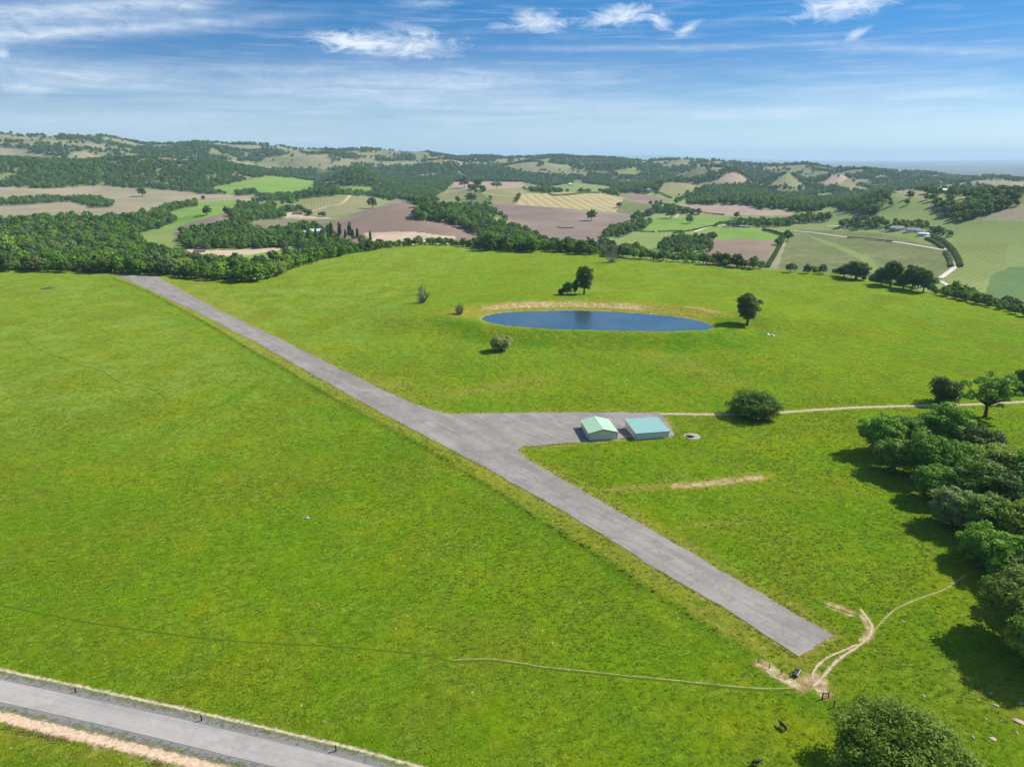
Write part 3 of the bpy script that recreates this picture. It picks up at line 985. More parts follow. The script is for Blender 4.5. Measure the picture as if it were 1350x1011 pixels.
# pond water
m, t = material('pond_water')
wv = t.noise(0.9, 3, 0.6, t.scaled(0.6, 1.6, 1))
b = t.bsdf(t.mix(t.rng(t.noise(0.03, 4), 0.35, 0.65), (0.020, 0.050, 0.072), (0.040, 0.075, 0.085)), 0.14, 0.5, wv, 0.30, 0.08)
t.finish(b)
me = bpy.data.meshes.new('water')
pw = resample(np.vstack([POND, POND[:1]]), 1.0)[:-1]
ctr = PC
pw = pw+(pw-ctr)*0.004
me.from_pydata([(x, y, 4.0) for x, y in pw], [], [tuple(range(len(pw)))])
me.update()
if me.polygons[0].normal.z < 0:
    me.flip_normals()
me.materials.append(m)
tag(link('water', me), kind='structure')


# ------------------------------------------------------------------ trees
def crown_arrays(seed, W, h0, h1, nlobes, nleaf, ls, spread=1.0, lobe=(0.26, 0.40), top=0.0, core=0.22, shape='dome', low=-0.6):
    """leaf sprays set over overlapping boughs: returns verts, quads, tint"""
    g = np.random.default_rng(seed)
    rx = W/2
    hz = (h1-h0)/2
    zc = (h0+h1)/2
    C = []
    k = 0
    D = []
    while len(C) < nlobes and k < 4000:
        k += 1
        best = None
        for _ in range(7):
            d = g.normal(size=3)
            d /= np.linalg.norm(d)
            if d[2] < low:
                continue
            m_ = min([float(np.sum((d-e)**2)) for e in D], default=9.0)
            if best is None or m_ > best[0]:
                best = (m_, d)
        if best is None:
            continue
        d = best[1]
        D.append(d)
        rr = g.uniform(0.45, 0.80)*spread
        lr = g.uniform(*lobe)*rx
        c = np.array([d[0]*rr*rx, d[1]*rr*rx, zc+d[2]*rr*hz+top*abs(d[2])])
        if shape == 'vase':
            c[:2] *= 0.42+0.72*min(1, (c[2]-h0)/(h1-h0)*1.5)
        if shape == 'cone':
            f = (c[2]-h0)/(h1-h0)
            c[:2] *= max(0.1, 1.25*(1-f))
            lr *= max(0.35, 1.1-f)
        C.append((c, lr, g.uniform(0, 1), g.uniform(0.7, 0.95)))
    # fill the middle
    for _ in range(max(2, nlobes//5)):
        C.append((np.array([g.normal()*rx*0.2, g.normal()*rx*0.2, zc+g.normal()*hz*0.25]), rx*0.42, g.uniform(0, 0.5), 0.85))
    rad2 = np.array([c[1]**2 for c in C])
    per = (rad2/rad2.sum()*nleaf).astype(int)+1
    cen = np.array([c[0] for c in C])
    V = []
    T = []
    for (c, lr, tn, fl), n in zip(C, per):
        d = g.normal(size=(n, 3))
        d /= np.linalg.norm(d, axis=1)[:, None]
        d[:, 2] = np.where(d[:, 2] < -0.35, -d[:, 2], d[:, 2])
        sh = np.where(g.random(n) < core, g.uniform(0.35, 0.8, n), g.uniform(0.82, 1.12, n))
        # knobbly bough surface
        kn = 1+0.16*np.sin(d[:, 0]*7+tn*20)*np.sin(d[:, 1]*8+tn*9)+0.10*np.sin(d[:, 2]*11+tn*5)
        p = c+d*(lr*sh*kn)[:, None]*np.array([1, 1, fl])
        nor = d*0.95+g.normal(size=(n, 3))*0.42+np.array([0, 0, 0.25])
        nor /= np.linalg.norm(nor, axis=1)[:, None]
        tg = np.cross(nor, g.normal(size=(n, 3)))
        tg /= np.linalg.norm(tg, axis=1)[:, None]+1e-9
        bt = np.cross(nor, tg)
        s = ls*g.uniform(0.6, 1.35, n)[:, None]
        q = np.stack([p-tg*s, p-bt*s*0.62+nor*s*0.12, p+tg*s, p+bt*s*0.62-nor*s*0.12], 1)
        V.append(q.reshape(-1, 3))
        T.append(np.repeat(np.clip(tn*0.45+g.uniform(0, 1, n)**1.5*0.65, 0, 1), 4))
    V = np.vstack(V)
    V[:, 2] = np.maximum(V[:, 2], h0*0.5)
    F = np.arange(len(V)).reshape(-1, 4)
    return V, F, np.concatenate(T), cen


def trunk_mb(seed, tr, hb, cen, nl=6, forks=1):
    g = random.Random(seed)
    mb = MB()
    top = Vector((g.uniform(-.3, .3), g.uniform(-.3, .3), hb))
    mb.tube([(0, 0, -0.6), (0.02, 0, 0.1), (top.x*0.5, top.y*0.5, hb*0.5), top], [tr*1.7, tr*1.15, tr*0.9, tr*0.75], 8)
    idx = list(range(len(cen)))
    g.shuffle(idx)
    for i in idx[:nl]:
        c = Vector(cen[i])
        mid = top.lerp(c, 0.5)+Vector((g.uniform(-.4, .4), g.uniform(-.4, .4), g.uniform(-.6, .2)))
        mb.tube([top-Vector((0, 0, 0.2)), mid, c], [tr*0.6, tr*0.38, tr*0.12], 6)
    return mb


TREE_PROTO = {}


def tree_proto(key, seed, W, h0, h1, nlobes, nleaf, ls, leaf, tr, hb, nl=6, single=False, **kw):
    V, F, T, cen = crown_arrays(seed, W, h0, h1, nlobes, nleaf, ls, **kw)
    tm = trunk_mb(seed, tr, hb, cen, nl)
    if single:
        # far copies: trunk and crown in one mesh with two materials
        tv = np.array(tm.v)
        me = bpy.data.meshes.new(key)
        verts = np.vstack([tv, V])
        faces = [f for f in tm.f if len(f) <= 4]
        fq = [list(f) for f in faces]+(F+len(tv)).tolist()
        me.from_pydata(verts.tolist(), [], fq)
        me.materials.append(M['bark'])
        me.materials.append(M[leaf])
        mi = np.r_[np.zeros(len(faces), np.int32), np.ones(len(F), np.int32)]
        me.polygons.foreach_set('material_index', mi)
        attr(me, 'tint', np.r_[np.full(len(tv), .5), T])
        me.update()
        TREE_PROTO[key] = (me, None, W, h1)
    else:
        cm = np_mesh(key+'_crown', V, F, False)
        attr(cm, 'tint', T)
        cm.materials.append(M[leaf])
        tme = bpy.data.meshes.new(key+'_trunk')
        tme.from_pydata(tm.v, [], tm.f)
        for p in tme.polygons:
            p.use_smooth = True
        tme.materials.append(M['bark'])
        TREE_PROTO[key] = (cm, tme, W, h1)


def variant(key, new, leaf):
    """the same tree grown with other foliage"""
    a, b, w, h = TREE_PROTO[key]
    c = a.copy()
    c.materials[len(c.materials)-1] = M[leaf]
    TREE_PROTO[new] = (c, b, w, h)


# near: grove and single oaks
for i in range(4):
    tree_proto('near%d' % i, 100+i, 12, 0.4, 10.5, 62, 17000, 0.27, 'leaf', 0.42, 3.4, 7, lobe=(0.13, 0.25), low=-0.8, spread=1.08, core=0.3)
for i in range(4):
    variant('near%d' % i, 'neard%d' % i, 'leafd')
variant('near1', 'nearp1', 'leafh')
variant('near2', 'nearg2', 'leafg')
tree_proto('hero', 131, 22, 1.0, 14.5, 150, 70000, 0.23, 'leafh', 0.6, 4, 10, lobe=(0.085, 0.17), spread=1.12, low=-0.7, core=0.3)
tree_proto('heroB', 137, 17, 1.0, 14.5, 95, 36000, 0.27, 'leafh', 0.55, 4, 9, lobe=(0.10, 0.20), spread=1.1, low=-0.7, core=0.3)
tree_proto('mound', 141, 24, -1.0, 10.5, 80, 20000, 0.36, 'leafd', 0.5, 3, 8, lobe=(0.11, 0.22), low=-0.95, spread=1.12)
tree_proto('valleyoak', 151, 16, 2.2, 17, 24, 6000, 0.34, 'leaf', 0.6, 4.5, 24, lobe=(0.13, 0.23), spread=1.32, core=0.1)
tree_proto('tallcrown', 161, 13, 0.6, 18, 36, 8000, 0.42, 'leafd', 0.6, 5.0, 10, lobe=(0.22, 0.34), low=-0.98, shape='vase')
tree_proto('bushy', 171, 11, -0.8, 7.5, 22, 5500, 0.34, 'leafd', 0.3, 1.5, 5, low=-0.95)
tree_proto('blossom', 181, 10, -0.6, 6.8, 22, 4500, 0.36, 'leafy', 0.25, 1.6, 5, low=-0.95)
# mid: belts along the brow of the hill
for i in range(4):
    tree_proto('mid%d' % i, 200+i, 11, 0.0, 10.5, 34, 3400, 0.44, 'leaf', 0.35, 3, 4, lobe=(0.15, 0.27), low=-0.8, spread=1.08, core=0.3)
    variant('mid%d' % i, 'midd%d' % i, 'leafd')
    variant('mid%d' % i, 'midp%d' % i, 'leafp')
    variant('mid%d' % i, 'midg%d' % i, 'leafg')
tree_proto('cypress', 231, 3.4, 0.5, 13, 26, 1300, 0.42, 'leafc', 0.2, 1.5, 0, shape='cone', lobe=(0.5, 0.8), spread=0.9)
tree_proto('pine', 233, 9, 1.5, 22, 36, 2200, 0.65, 'leafc', 0.4, 6, 0, shape='cone', lobe=(0.3, 0.5))
tree_proto('shrub', 241, 5, 0.05, 3.2, 12, 700, 0.40, 'leafd', 0.12, 0.6, 3)
# far: valley trees and woods, trunk and crown in one small mesh
for i in range(4):
    tree_proto('far%d' % i, 300+i, 11, 0.0, 10, 17, 600, 0.80, 'leafw', 0.35, 3, 2, single=True, low=-0.7, lobe=(0.18, 0.32))
    variant('far%d' % i, 'farp%d' % i, 'leaf')


def plant(name, key, loc, w, h, label, group=None, cat='tree', rot=None):
    cm, tm, W0, H0 = TREE_PROTO[key]
    rz = rnd.uniform(0, 6.28) if rot is None else rot
    if tm is None:
        o = link(name, cm)
        o.location = loc
        o.rotation_euler = (0, 0, rz)
        o.scale = (w/W0, w/W0, h/H0)
    else:
        o = empty(name, loc, rz)
        o.scale = (w/W0, w/W0, h/H0)
        link('trunk', tm, (), o)
        link('crown', cm, (), o)
    tag(o, label, cat, group)
    return o


def metres(px, py, z=0.0):
    """metres per picture pixel at a ground point"""
    p = at(px, py)
    zf = p.y*CP-(p.z-H)*SP
    return zf/FOC


def single(name, key, px, py, wpx, hpx, label, group=None, cat='tree', rot=None):
    p = at(px, py)
    s = metres(px, py)
    return plant(name, key, p, wpx*s, hpx*s*1.03, label, group, cat, rot)


single('oak_tree', 'mound', 994, 548, 72, 27, 'broad dark oak clump beside the dirt road beyond the teal roofed shed')
single('oak_tree', 'bushy', 1245, 531, 44, 33, 'low dark bushy oak beside the dirt road, left of the open valley oak', rot=1)
single('oak_tree', 'valleyoak', 1299, 549, 62, 60, 'open crowned valley oak with gappy boughs by the dirt road above the grove', rot=2)
single('oak_tree', 'bushy', 1352, 516, 36, 28, 'dark oak cut by the right edge of the photo above the dirt road')
single('oak_tree', 'tallcrown', 985, 429, 36, 44, 'tall dark lone oak at the right end of the pond')
single('oak_tree', 'tallcrown', 770, 388, 27, 38, 'tall dark oak, tallest of the small group behind the pond', rot=3)
single('oak_tree', 'tallcrown', 758, 388, 10, 20, 'slim young oak close beside the tallest oak behind the pond', rot=1)
single('shrub', 'near2', 748, 388.5, 16, 16, 'grey dark shrub in the group behind the pond, left of the slim young oak', cat='shrub')
single('shrub', 'bushy', 740, 389, 9, 9, 'small shrub at the left end of the group behind the pond', cat='shrub')
single('shrub', 'blossom', 661, 462, 31, 21, 'round pale yellow flowering bush in the grass below the pond bank', cat='shrub')


# leafless and half dead trees
def bare_tree(name, px, py, wpx, hpx, seed, label, leafkey=None, nleaf=0):
    g = random.Random(seed)
    s = metres(px, py)
    w, h = wpx*s, hpx*s
    root = empty(name, at(px, py))
    mb = MB()
    seg = []
    for k in range(26):
        a = k*2.4+g.uniform(-.3, .3)
        rr_ = g.uniform(0.15, 1.0)**0.7
        el_ = g.uniform(-0.75, 1.45)
        tip = Vector((math.cos(a)*w/2*math.cos(el_)*g.uniform(.8, 1.1), math.sin(a)*w/2*math.cos(el_)*g.uniform(.8, 1.1), h*(0.46+0.54*math.sin(el_))*g.uniform(.85, 1.08)))
        base = Vector((math.cos(a)*0.3, math.sin(a)*0.3, -0.3))
        mid = Vector((tip.x*0.62, tip.y*0.62, tip.z*0.42))
        mb.tube([base, mid*0.5+base*0.5, mid, tip], [0.30, 0.22, 0.15, 0.05], 5, False)
        seg += [(base, mid), (mid, tip)]
        for _ in range(7):
            f = g.uniform(0.2, 0.95)
            p = mid.lerp(tip, f) if g.random() < .7 else base.lerp(mid, 0.4+0.6*f)
            q = p+Vector((g.uniform(-1, 1)*w*.16, g.uniform(-1, 1)*w*.16, g.uniform(-.02, .18)*h))
            mb.tube([p, q], [0.09, 0.03], 4, False)
            seg.append((p, q))
    mb.build('trunk', M['deadwood'], root)
    P = []
    for _ in range(nleaf):
        a, b = seg[g.randrange(len(seg))]
        p = a.lerp(b, g.random())
        P.append((p.x+g.gauss(0, .35), p.y+g.gauss(0, .35), max(0.1, p.z+g.gauss(0, .35))))
    P = np.array(P)
    gg = np.random.default_rng(seed)
    t1 = gg.normal(size=P.shape)
    t1 /= np.linalg.norm(t1, axis=1)[:, None]
    t2 = np.cross(t1, gg.normal(size=P.shape))
    t2 /= np.linalg.norm(t2, axis=1)[:, None]
    L = 0.26
    V = np.stack([P-t1*L, P-t2*L*.6, P+t1*L, P+t2*L*.6], 1).reshape(-1, 3)
    me = np_mesh('crown', V, np.arange(len(V)).reshape(-1, 4), False)
    attr(me, 'tint', np.repeat(gg.random(nleaf)*0.6, 4))
    me.materials.append(M[leafkey])
    link('crown', me, (), root)
    tag(root, label, 'tree')
    return root


M['leafb'] = mat_leaf('thin_brown_leaves', (0.085, 0.120, 0.025), (0.190, 0.240, 0.070), 0.25)
bare_tree('bare_tree', 557, 399, 19, 25, 3, 'grey thinly leaved tree alone on the meadow left of the pond', 'leafb', 1100)
bare_tree('bare_tree', 606, 414, 12, 13, 5, 'small sparse grey tree at the left end of the pond bank', 'leafb', 800)
bare_tree('bare_tree', 807, 346, 26, 24, 8, 'half bare brownish tree on the brow of the hill behind the pond', 'leafb', 1200)

# the grove on the right
GROVE = [(1161, 594, 54), (1197, 588, 52), (1243, 586, 56), (1288, 608, 52), (1178, 618, 46), (1216, 624, 56), (1262, 626, 58), (1312, 634, 60), (1352, 642, 60),
         (1235, 655, 56), (1283, 660, 62), (1330, 676, 66), (1376, 680, 66), (1253, 688, 52), (1294, 702, 62), (1342, 716, 70), (1392, 722, 70), (1290, 735, 50), (1330, 758, 62), (1378, 768, 72),
         (1410, 640, 60), (1430, 690, 64), (1440, 750, 70)]
GLAB = {0: 'oak at the pointed left tip of the grove nearest the dirt road', 9: 'dark oak on the left edge of the grove halfway down its shaded side',
        13: 'grey green oak on the left edge of the grove above the worn foot track', 17: 'small oak at the lower left corner of the grove over its deepest shade'}
for i, (px, py, w) in enumerate(GROVE):
    key = ['near0', 'near1', 'near2', 'nearp1', 'near2', 'near3', 'near0', 'neard3'][(i*5) % 8]
    if i == 13:
        key = 'nearg2'
    p = at(px, py+4)
    s = metres(px, py)
    plant('oak_tree', key, p, w*s*rnd.uniform(1.2, 1.42), w*s*rnd.uniform(0.85, 1.12),
          GLAB.get(i, 'leafy green oak packed among others inside the grove at the right edge'), None if i in GLAB else 'oaks of the right hand grove')
for i, (px, py, w, lab) in enumerate([(1340, 842, 112, 'large oak below the grove whose broken shadow falls left over the grass'),
                                      (1372, 880, 112, 'large oak at the right edge beside the stony grass, cut by the photo edge'),
                                      (1366, 800, 90, 'grey green oak at the right edge between the grove and the large shading oak')]):
    p = at(px, py)
    s = metres(px, py)
    plant('oak_tree', ['heroB', 'heroB', 'nearg2'][i], p, w*s, w*s*0.86, lab)
p = at(1182, 1044)
plant('oak_tree', 'hero', p, 25.5, 13.2, 'huge spreading oak cut by the bottom edge of the photo, nearest tree of all', rot=0.6)

# ---- belts: candidate trees are gathered, the largest 300 in the picture become objects
CAND = []   # (size_px, x, y, z, w, h, key, label, group)


def cand(x, y, w, h, key, label, group):
    z = gz(x, y)
    zf = y*CP-(z-H)*SP
    px, py, _ = project(x, y, z)
    if zf > 10 and -70 < px < 1420:
        CAND.append((w*FOC/zf*(1 if 0 < px < 1350 else 0.5), x, y, z-0.2, w, h, key, label, group))


def poisson(test, x0, x1, y0, y1, d, tries=4000):
    pts = []
    cell = {}
    for _ in range(tries):
        x = rnd.uniform(x0, x1)
        y = rnd.uniform(y0, y1)
        i, j = int(x//d), int(y//d)
        ok = True
        for a in (-1, 0, 1):
            for b in (-1, 0, 1):
                for q in cell.get((i+a, j+b), ()):
                    if (q[0]-x)**2+(q[1]-y)**2 < d*d:
                        ok = False
        if ok and test(x, y):
            pts.append((x, y))
            cell.setdefault((i, j), []).append((x, y))
    return pts


def brow(pxa, pxb, o0, o1, d, w, h, keys, label, group, tries=5000):
    ta, tb = theta_px(pxa), theta_px(pxb)

    def test(x, y):
        th = math.atan2(x, y)
        r = math.hypot(x, y)
        rc = float(crest(th))
        return ta < th < tb and rc+o0 < r < rc+o1
    xs = [math.sin(t)*(float(crest(t))+o) for t in np.linspace(ta, tb, 12) for o in (o0, o1)]
    ys = [math.cos(t)*(float(crest(t))+o) for t in np.linspace(ta, tb, 12) for o in (o0, o1)]
    for x, y in poisson(test, min(xs), max(xs), min(ys), max(ys), d, tries):
        k = rnd.uniform(0.6, 1.3)
        cand(x, y, w*k, h*k*rnd.uniform(.85, 1.15), rnd.choice(keys), label, group)


MIDS = ['mid0', 'mid1', 'mid2', 'mid3', 'midd0', 'midd1', 'midd2', 'midp1', 'midp3', 'midg2', 'midg0', 'mid2', 'mid0']
DARKS = ['midd0', 'midd1', 'midd2', 'midd3', 'mid1']
G1 = 'trees along the brow at the far end of the runway'
brow(-40, 235, 0, 24, 10, 15, 14.5, MIDS, 'rounded green tree in the dense wood at the far left end of the runway', G1)
brow(-40, 245, 24, 150, 15, 20, 16, MIDS, 'rounded green tree in the dense wood at the far left end of the runway', G1)
brow(232, 405, -2, 46, 9.5, 16, 15, MIDS, 'full green tree in the dense belt bulging over the meadow right of the runway end', 'trees of the bulging belt')
brow(405, 500, -2, 26, 9.0, 12, 10, MIDS, 'full green tree in the belt below the cypresses along the meadow edge', 'trees below the cypresses')
brow(500, 640, 2, 26, 7.5, 10, 10, DARKS, 'dark bushy tree along the top of the hill in front of the ploughed field', 'bushes along the hill top')
brow(630, 780, 2, 60, 9.5, 15, 14, DARKS+['mid2', 'midp1'], 'dark green tree at the hill top where the valley belt meets the meadow', 'trees at the hill top by the valley belt')
brow(780, 960, 2, 40, 9.0, 12, 9.5, DARKS+['midg2'], 'dark bushy tree along the meadow edge behind the half bare tree', 'trees behind the half bare tree')
brow(960, 1010, 2, 25, 8, 11, 10, DARKS, 'dark bushy tree in front of the small ploughed field', 'trees before the small ploughed field')
brow(1040, 1150, 2, 22, 12, 9, 7, DARKS, 'low dark tree along the brow in front of the green vineyard', 'trees before the vineyard')
for px, py, w, h in ((1138, 371, 32, 22), (1122, 369, 18, 14), (1186, 382, 26, 30), (1174, 380, 18, 20), (1216, 391, 28, 29), (1232, 395, 22, 26), (1204, 388, 18, 18)):
    th = theta_px(px)
    rr = float(crest(th))+6
    s = rr*1.02/FOC
    cand(math.sin(th)*rr, math.cos(th)*rr, w*s, h*s, rnd.choice(['neard0', 'neard1', 'neard3']), 'big dark oak in the row along the brow right of the vineyard', 'big dark oaks along the right brow')
brow(1240, 1400, 1, 30, 6.0, 7.5, 7.5, DARKS+['midg2', 'mid0'], 'small shrubby tree in the thicket running down the right brow', 'thicket down the right brow')


def grovepoly(poly, d, w, h, keys, label, group, tries=3000, keep=1.0):
    W_ = np.array([at(a, b)[:2] for a, b in poly])

    def test(x, y):
        return bool(inside(np.array([x]), np.array([y]), W_)[0])
    for x, y in poisson(test, W_[:, 0].min(), W_[:, 0].max(), W_[:, 1].min(), W_[:, 1].max(), d, tries):
        if rnd.random() < keep:
            k = rnd.uniform(0.6, 1.3)
            cand(x, y, w*k, h*k*rnd.uniform(.85, 1.15), rnd.choice(keys), label, group)


FARS = ['far0', 'far1', 'far2', 'far3', 'farp0', 'farp1']
FARP = ['farp0', 'farp1', 'farp2', 'farp3', 'midp1']
grovepoly([(-60, 300), (0, 296), (60, 292), (165, 292), (205, 300), (175, 314), (190, 326), (235, 341), (300, 346), (240, 352), (-60, 350)], 15.5, 21, 15, MIDS, 'green tree in the wood filling the hollow behind the runway end', 'trees in the hollow behind the runway', 5000)
grovepoly([(150, 297), (163, 286), (215, 285), (232, 292), (212, 302), (180, 308)], 11, 14, 12, FARP+['mid0'], 'bright green tree in the clump between the tan field and the small vineyard', 'trees of the clump by the small vineyard')
grovepoly([(0, 272), (0, 266), (40, 264), (62, 261), (128, 262), (149, 269), (148, 273), (126, 275), (92, 266), (40, 270)], 11, 15, 12, FARS, 'tree in the long row standing across the tan field on the left', 'row across the tan field')
grovepoly([(215, 275), (258, 266), (260, 273), (218, 281)], 11, 14, 12, FARS, 'tree in the small clump at the end of the tan field', 'clump at the end of the tan field')
grovepoly([(311, 256), (336, 253), (341, 256.5), (314, 259)], 12, 16, 11, ['far0', 'far1'], 'dark tree in the compact block on the bright green meadow', 'block on the bright meadow')
grovepoly([(316, 285), (326, 277), (356, 275), (358, 286), (335, 291)], 13, 17, 16, FARS, 'tall tree in the stand beside the barn in the middle distance', 'stand beside the barn')
grovepoly([(374, 262), (405, 257), (460, 254), (480, 257), (440, 259.5), (400, 262), (384, 266)], 14, 18, 13, FARS, 'tree in the row along the upper edge of the dry vineyard', 'row above the dry vineyard')
grovepoly([(236, 314), (290, 307), (345, 310), (392, 304), (398, 318), (430, 321), (400, 327), (320, 327), (250, 328)], 11, 15, 10, MIDS+['midg2', 'midg1'], 'tree in the copse between the riding yard and the white villa', 'copse by the white villa', 4000)
grovepoly([(546, 290), (552, 278), (600, 279), (640, 287), (652, 304), (690, 320), (706, 334), (640, 331), (634, 314), (600, 296)], 13, 18, 14, ['far0', 'farp2', 'farp0', 'mid1', 'mid2', 'midd0', 'mid0', 'mid3', 'midp1'], 'green tree in the broad belt running between the two big ploughed fields', 'belt between the ploughed fields', 5000)
grovepoly([(800, 311), (815, 304), (832, 299), (846, 293), (858, 292), (856, 299), (836, 306), (815, 315)], 10, 14, 13, FARS, 'tree in the line between the big ploughed field and the green meadow', 'line by the green meadow')
grovepoly([(868, 330), (876, 318), (905, 314), (937, 318), (938, 332), (905, 336), (880, 336)], 9, 11, 12, ['midg0', 'midg1', 'midg3', 'mid2'], 'grey green tree in the copse by the bend of the pale drive', 'copse by the pale drive')
grovepoly([(955, 300), (975, 293), (1040, 291), (1050, 293), (1046, 298), (1000, 300), (985, 299)], 10, 13, 11, FARS, 'tree in the windbreak around the long pale shed', 'windbreak by the long shed')
grovepoly([(1045, 293), (1050, 288), (1092, 285), (1096, 291), (1060, 295)], 11, 14, 11, FARS, 'tree in the clump right of the long pale shed', 'clump right of the long shed')
grovepoly([(1108, 300), (1115, 294), (1160, 291), (1172, 299), (1140, 303)], 10, 13, 12, FARS, 'tree in the clump left of the grey roofed farmstead', 'clump left of the farmstead')
grovepoly([(1168, 304), (1180, 294), (1215, 294), (1235, 306), (1205, 300)], 8, 9, 7, ['midg2', 'far0', 'midp1', 'midg0'], 'garden tree close around the grey roofed farmstead', 'garden trees of the farmstead')
grovepoly([(1226, 306), (1236, 303), (1258, 309), (1256, 312), (1236, 310)], 7, 8, 5, ['farp0', 'farp1', 'midg0'], 'low green tree on the slope right of the farmstead', 'low trees right of the farmstead')
grovepoly([(905, 268), (935, 258), (990, 256), (1045, 262), (1090, 270), (1085, 277), (1020, 275), (980, 270)], 13, 16, 12, FARS, 'dark tree in the wood behind the pink field', 'wood behind the pink field', 5000)
grovepoly([(1094, 266), (1120, 255), (1168, 258), (1172, 264), (1160, 275), (1152, 284), (1108, 281)], 13, 16, 12, FARS, 'dark tree in the wood left of the grassy knoll', 'wood left of the grassy knoll', 4000)
# single valley trees
for px, py, w, h, key, lab in [(780, 291, 17, 14, 'midd1', 'large round tree alone in the big ploughed field'), (884, 288, 18, 13, 'farp2', 'round green tree at the corner of the bright meadow by the brown vineyard'),
                               (909, 295, 13, 14, 'mid0', 'lone tree on the bright meadow left of the long pale shed'), (491, 275, 17, 14, 'far1', 'round dark tree at the upper corner of the big ploughed field'),
                               (621, 267, 19, 13, 'far0', 'dark round tree at the edge of the striped vineyards'), (188, 259, 15, 11, 'midg1', 'lone spreading tree on the tan field below the wood'),
                               (273, 284, 15, 15, 'mid2', 'tree on the green meadow left of the small ploughed field'), (383, 271, 12, 13, 'far3', 'tree at the left end of the dry vineyard'),
                               (268, 264, 7, 8, 'far1', 'small dark tree between the tan field and the green strip'), (1038, 318, 17, 16, 'mid1', 'bushy tree at the head of the grassy lane beside the hedge'),
                               (1130, 303, 10, 11, 'midp1', 'bright pale green tree in front of the clump by the farmstead'), (1174, 272, 9, 9, 'far0', 'dark tree on the shoulder of the grassy knoll'),
                               (1340, 272, 9, 7, 'far2', 'small round tree on the far right hillside'), (630, 248, 14, 9, 'far2', 'purplish dark tree on the pale field above the vineyards'),
                               (612, 248, 18, 8, 'far1', 'dark tree left of the purplish one on the pale field'), (655, 247, 20, 7, 'farp1', 'wide green tree at the right of the pale field'),
                               (70, 354, 26, 24, 'midd2', 'dark tree standing forward of the wood on the far left meadow')]:
    p = at(px, py)
    s = metres(px, py)
    cand(p.x, p.y, w*s, h*s, key, lab, None)
# row of clipped round trees, cypresses
for i in range(7):
    px = 333+i*7.2
    py = 293-i*1.0
    p = at(px, py)
    s = metres(px, py)
    CAND.append((900, p.x, p.y, p.z, 5.2*s, 5.0*s, 'far%d' % (i % 3), 'small clipped round tree in the short row below the barn', 'row of clipped trees below the barn'))
for px, py, h, lab, grp in [(261, 304, 8, 0, 0), (268, 304, 10, 0, 0), (274, 304, 8, 0, 0), (278, 305, 11, 0, 0), (285, 303, 9, 0, 0),
                            (407, 322, 18, 1, 1), (417, 322, 19, 1, 1), (424, 320, 15, 1, 1), (438, 320, 24, 1, 1), (449, 322, 26, 1, 1), (456, 321, 17, 1, 1),
                            (462, 323, 27, 1, 1), (466, 324, 20, 1, 1), (472, 323, 20, 1, 1), (489, 326, 19, 1, 1), (395, 321, 14, 1, 1)]:
    p = at(px, py)
    s = metres(px, py)
    plant('cypress_tree', 'cypress', p, max(3.2, h*s*0.28), h*s*(1.1 if lab == 0 else 1.35), ['small dark cypress in the row below the small ploughed field', 'tall dark cypress in the group right of the white villa'][lab], ['cypresses below the small ploughed field', 'cypresses by the white villa'][grp], 'tree')
single('pine_tree', 'pine', 66, 312, 11, 22, 'dark pointed conifer rising above the wood on the far left')
single('oak_tree', 'midp1', 28, 314, 14, 16, 'bright yellow green tree by the small house at the far left')
single('oak_tree', 'midp3', 8, 345, 34, 36, 'bright yellow green tree at the left edge of the photo')
single('oak_tree', 'midp1', 90, 313, 9, 13, 'pale grey poplar like tree in the hollow on the far left')
single('shrub', 'blossom', 478, 325, 12, 16, 'yellow leaved bush between the cypresses and the dark bushes', cat='shrub')

CAND.sort(key=lambda c: -c[0])
NBIG = 300-44
FARSTUFF = CAND[NBIG:]
for c in CAND[:NBIG]:
    key = c[6]
    plant('oak_tree', key, (c[1], c[2], c[3]), c[4], c[5], c[7], c[8])

# brown dead weeds along the lower edge of the road verge: nobody could count them
M['weeds'] = mat_leaf('dead_weeds', (0.13, 0.075, 0.045), (0.26, 0.17, 0.10), 0.1)
_P = resample(ROADC, 0.5)
_T = np.gradient(_P, axis=0)
_T /= np.hypot(_T[:, 0], _T[:, 1])[:, None]
_g = np.random.default_rng(3)
_c = np.nonzero((fbm(_P[:, 0], _P[:, 1], 5, 3, 99) > 0.05) & (_g.random(len(_P)) < 0.6))[0]
_i = np.repeat(_c, 34)
_o = 7.3+0.35*fbm(_P[_i, 0], _P[_i, 1], 8, 2, 98)+_g.normal(0, .28, len(_i))
_x = _P[_i, 0]+_T[_i, 1]*_o+_g.normal(0, .3, len(_i))
_y = _P[_i, 1]-_T[_i, 0]*_o+_g.normal(0, .3, len(_i))
_z = land(_x, _y)+np.abs(_g.normal(0, .22, len(_i)))
_Q = np.stack([_x, _y, _z], -1)
_a = _g.normal(size=_Q.shape)*np.array([.6, .6, 1.2])
_a /= np.linalg.norm(_a, axis=1)[:, None]
_b = np.cross(_a, _g.normal(size=_Q.shape))
_b /= np.linalg.norm(_b, axis=1)[:, None]
_V = np.stack([_Q-_a*.16, _Q-_b*.05, _Q+_a*.16, _Q+_b*.05], 1).reshape(-1, 3)
me = np_mesh('dry_weeds', _V, np.arange(len(_V)).reshape(-1, 4), False)
attr(me, 'tint', np.repeat(_g.random(len(_Q)), 4))
me.materials.append(M['weeds'])
tag(link('dry_weeds', me), kind='stuff')

# dark clipped hedges: each one long object of its own
HEDGE_V = crown_arrays


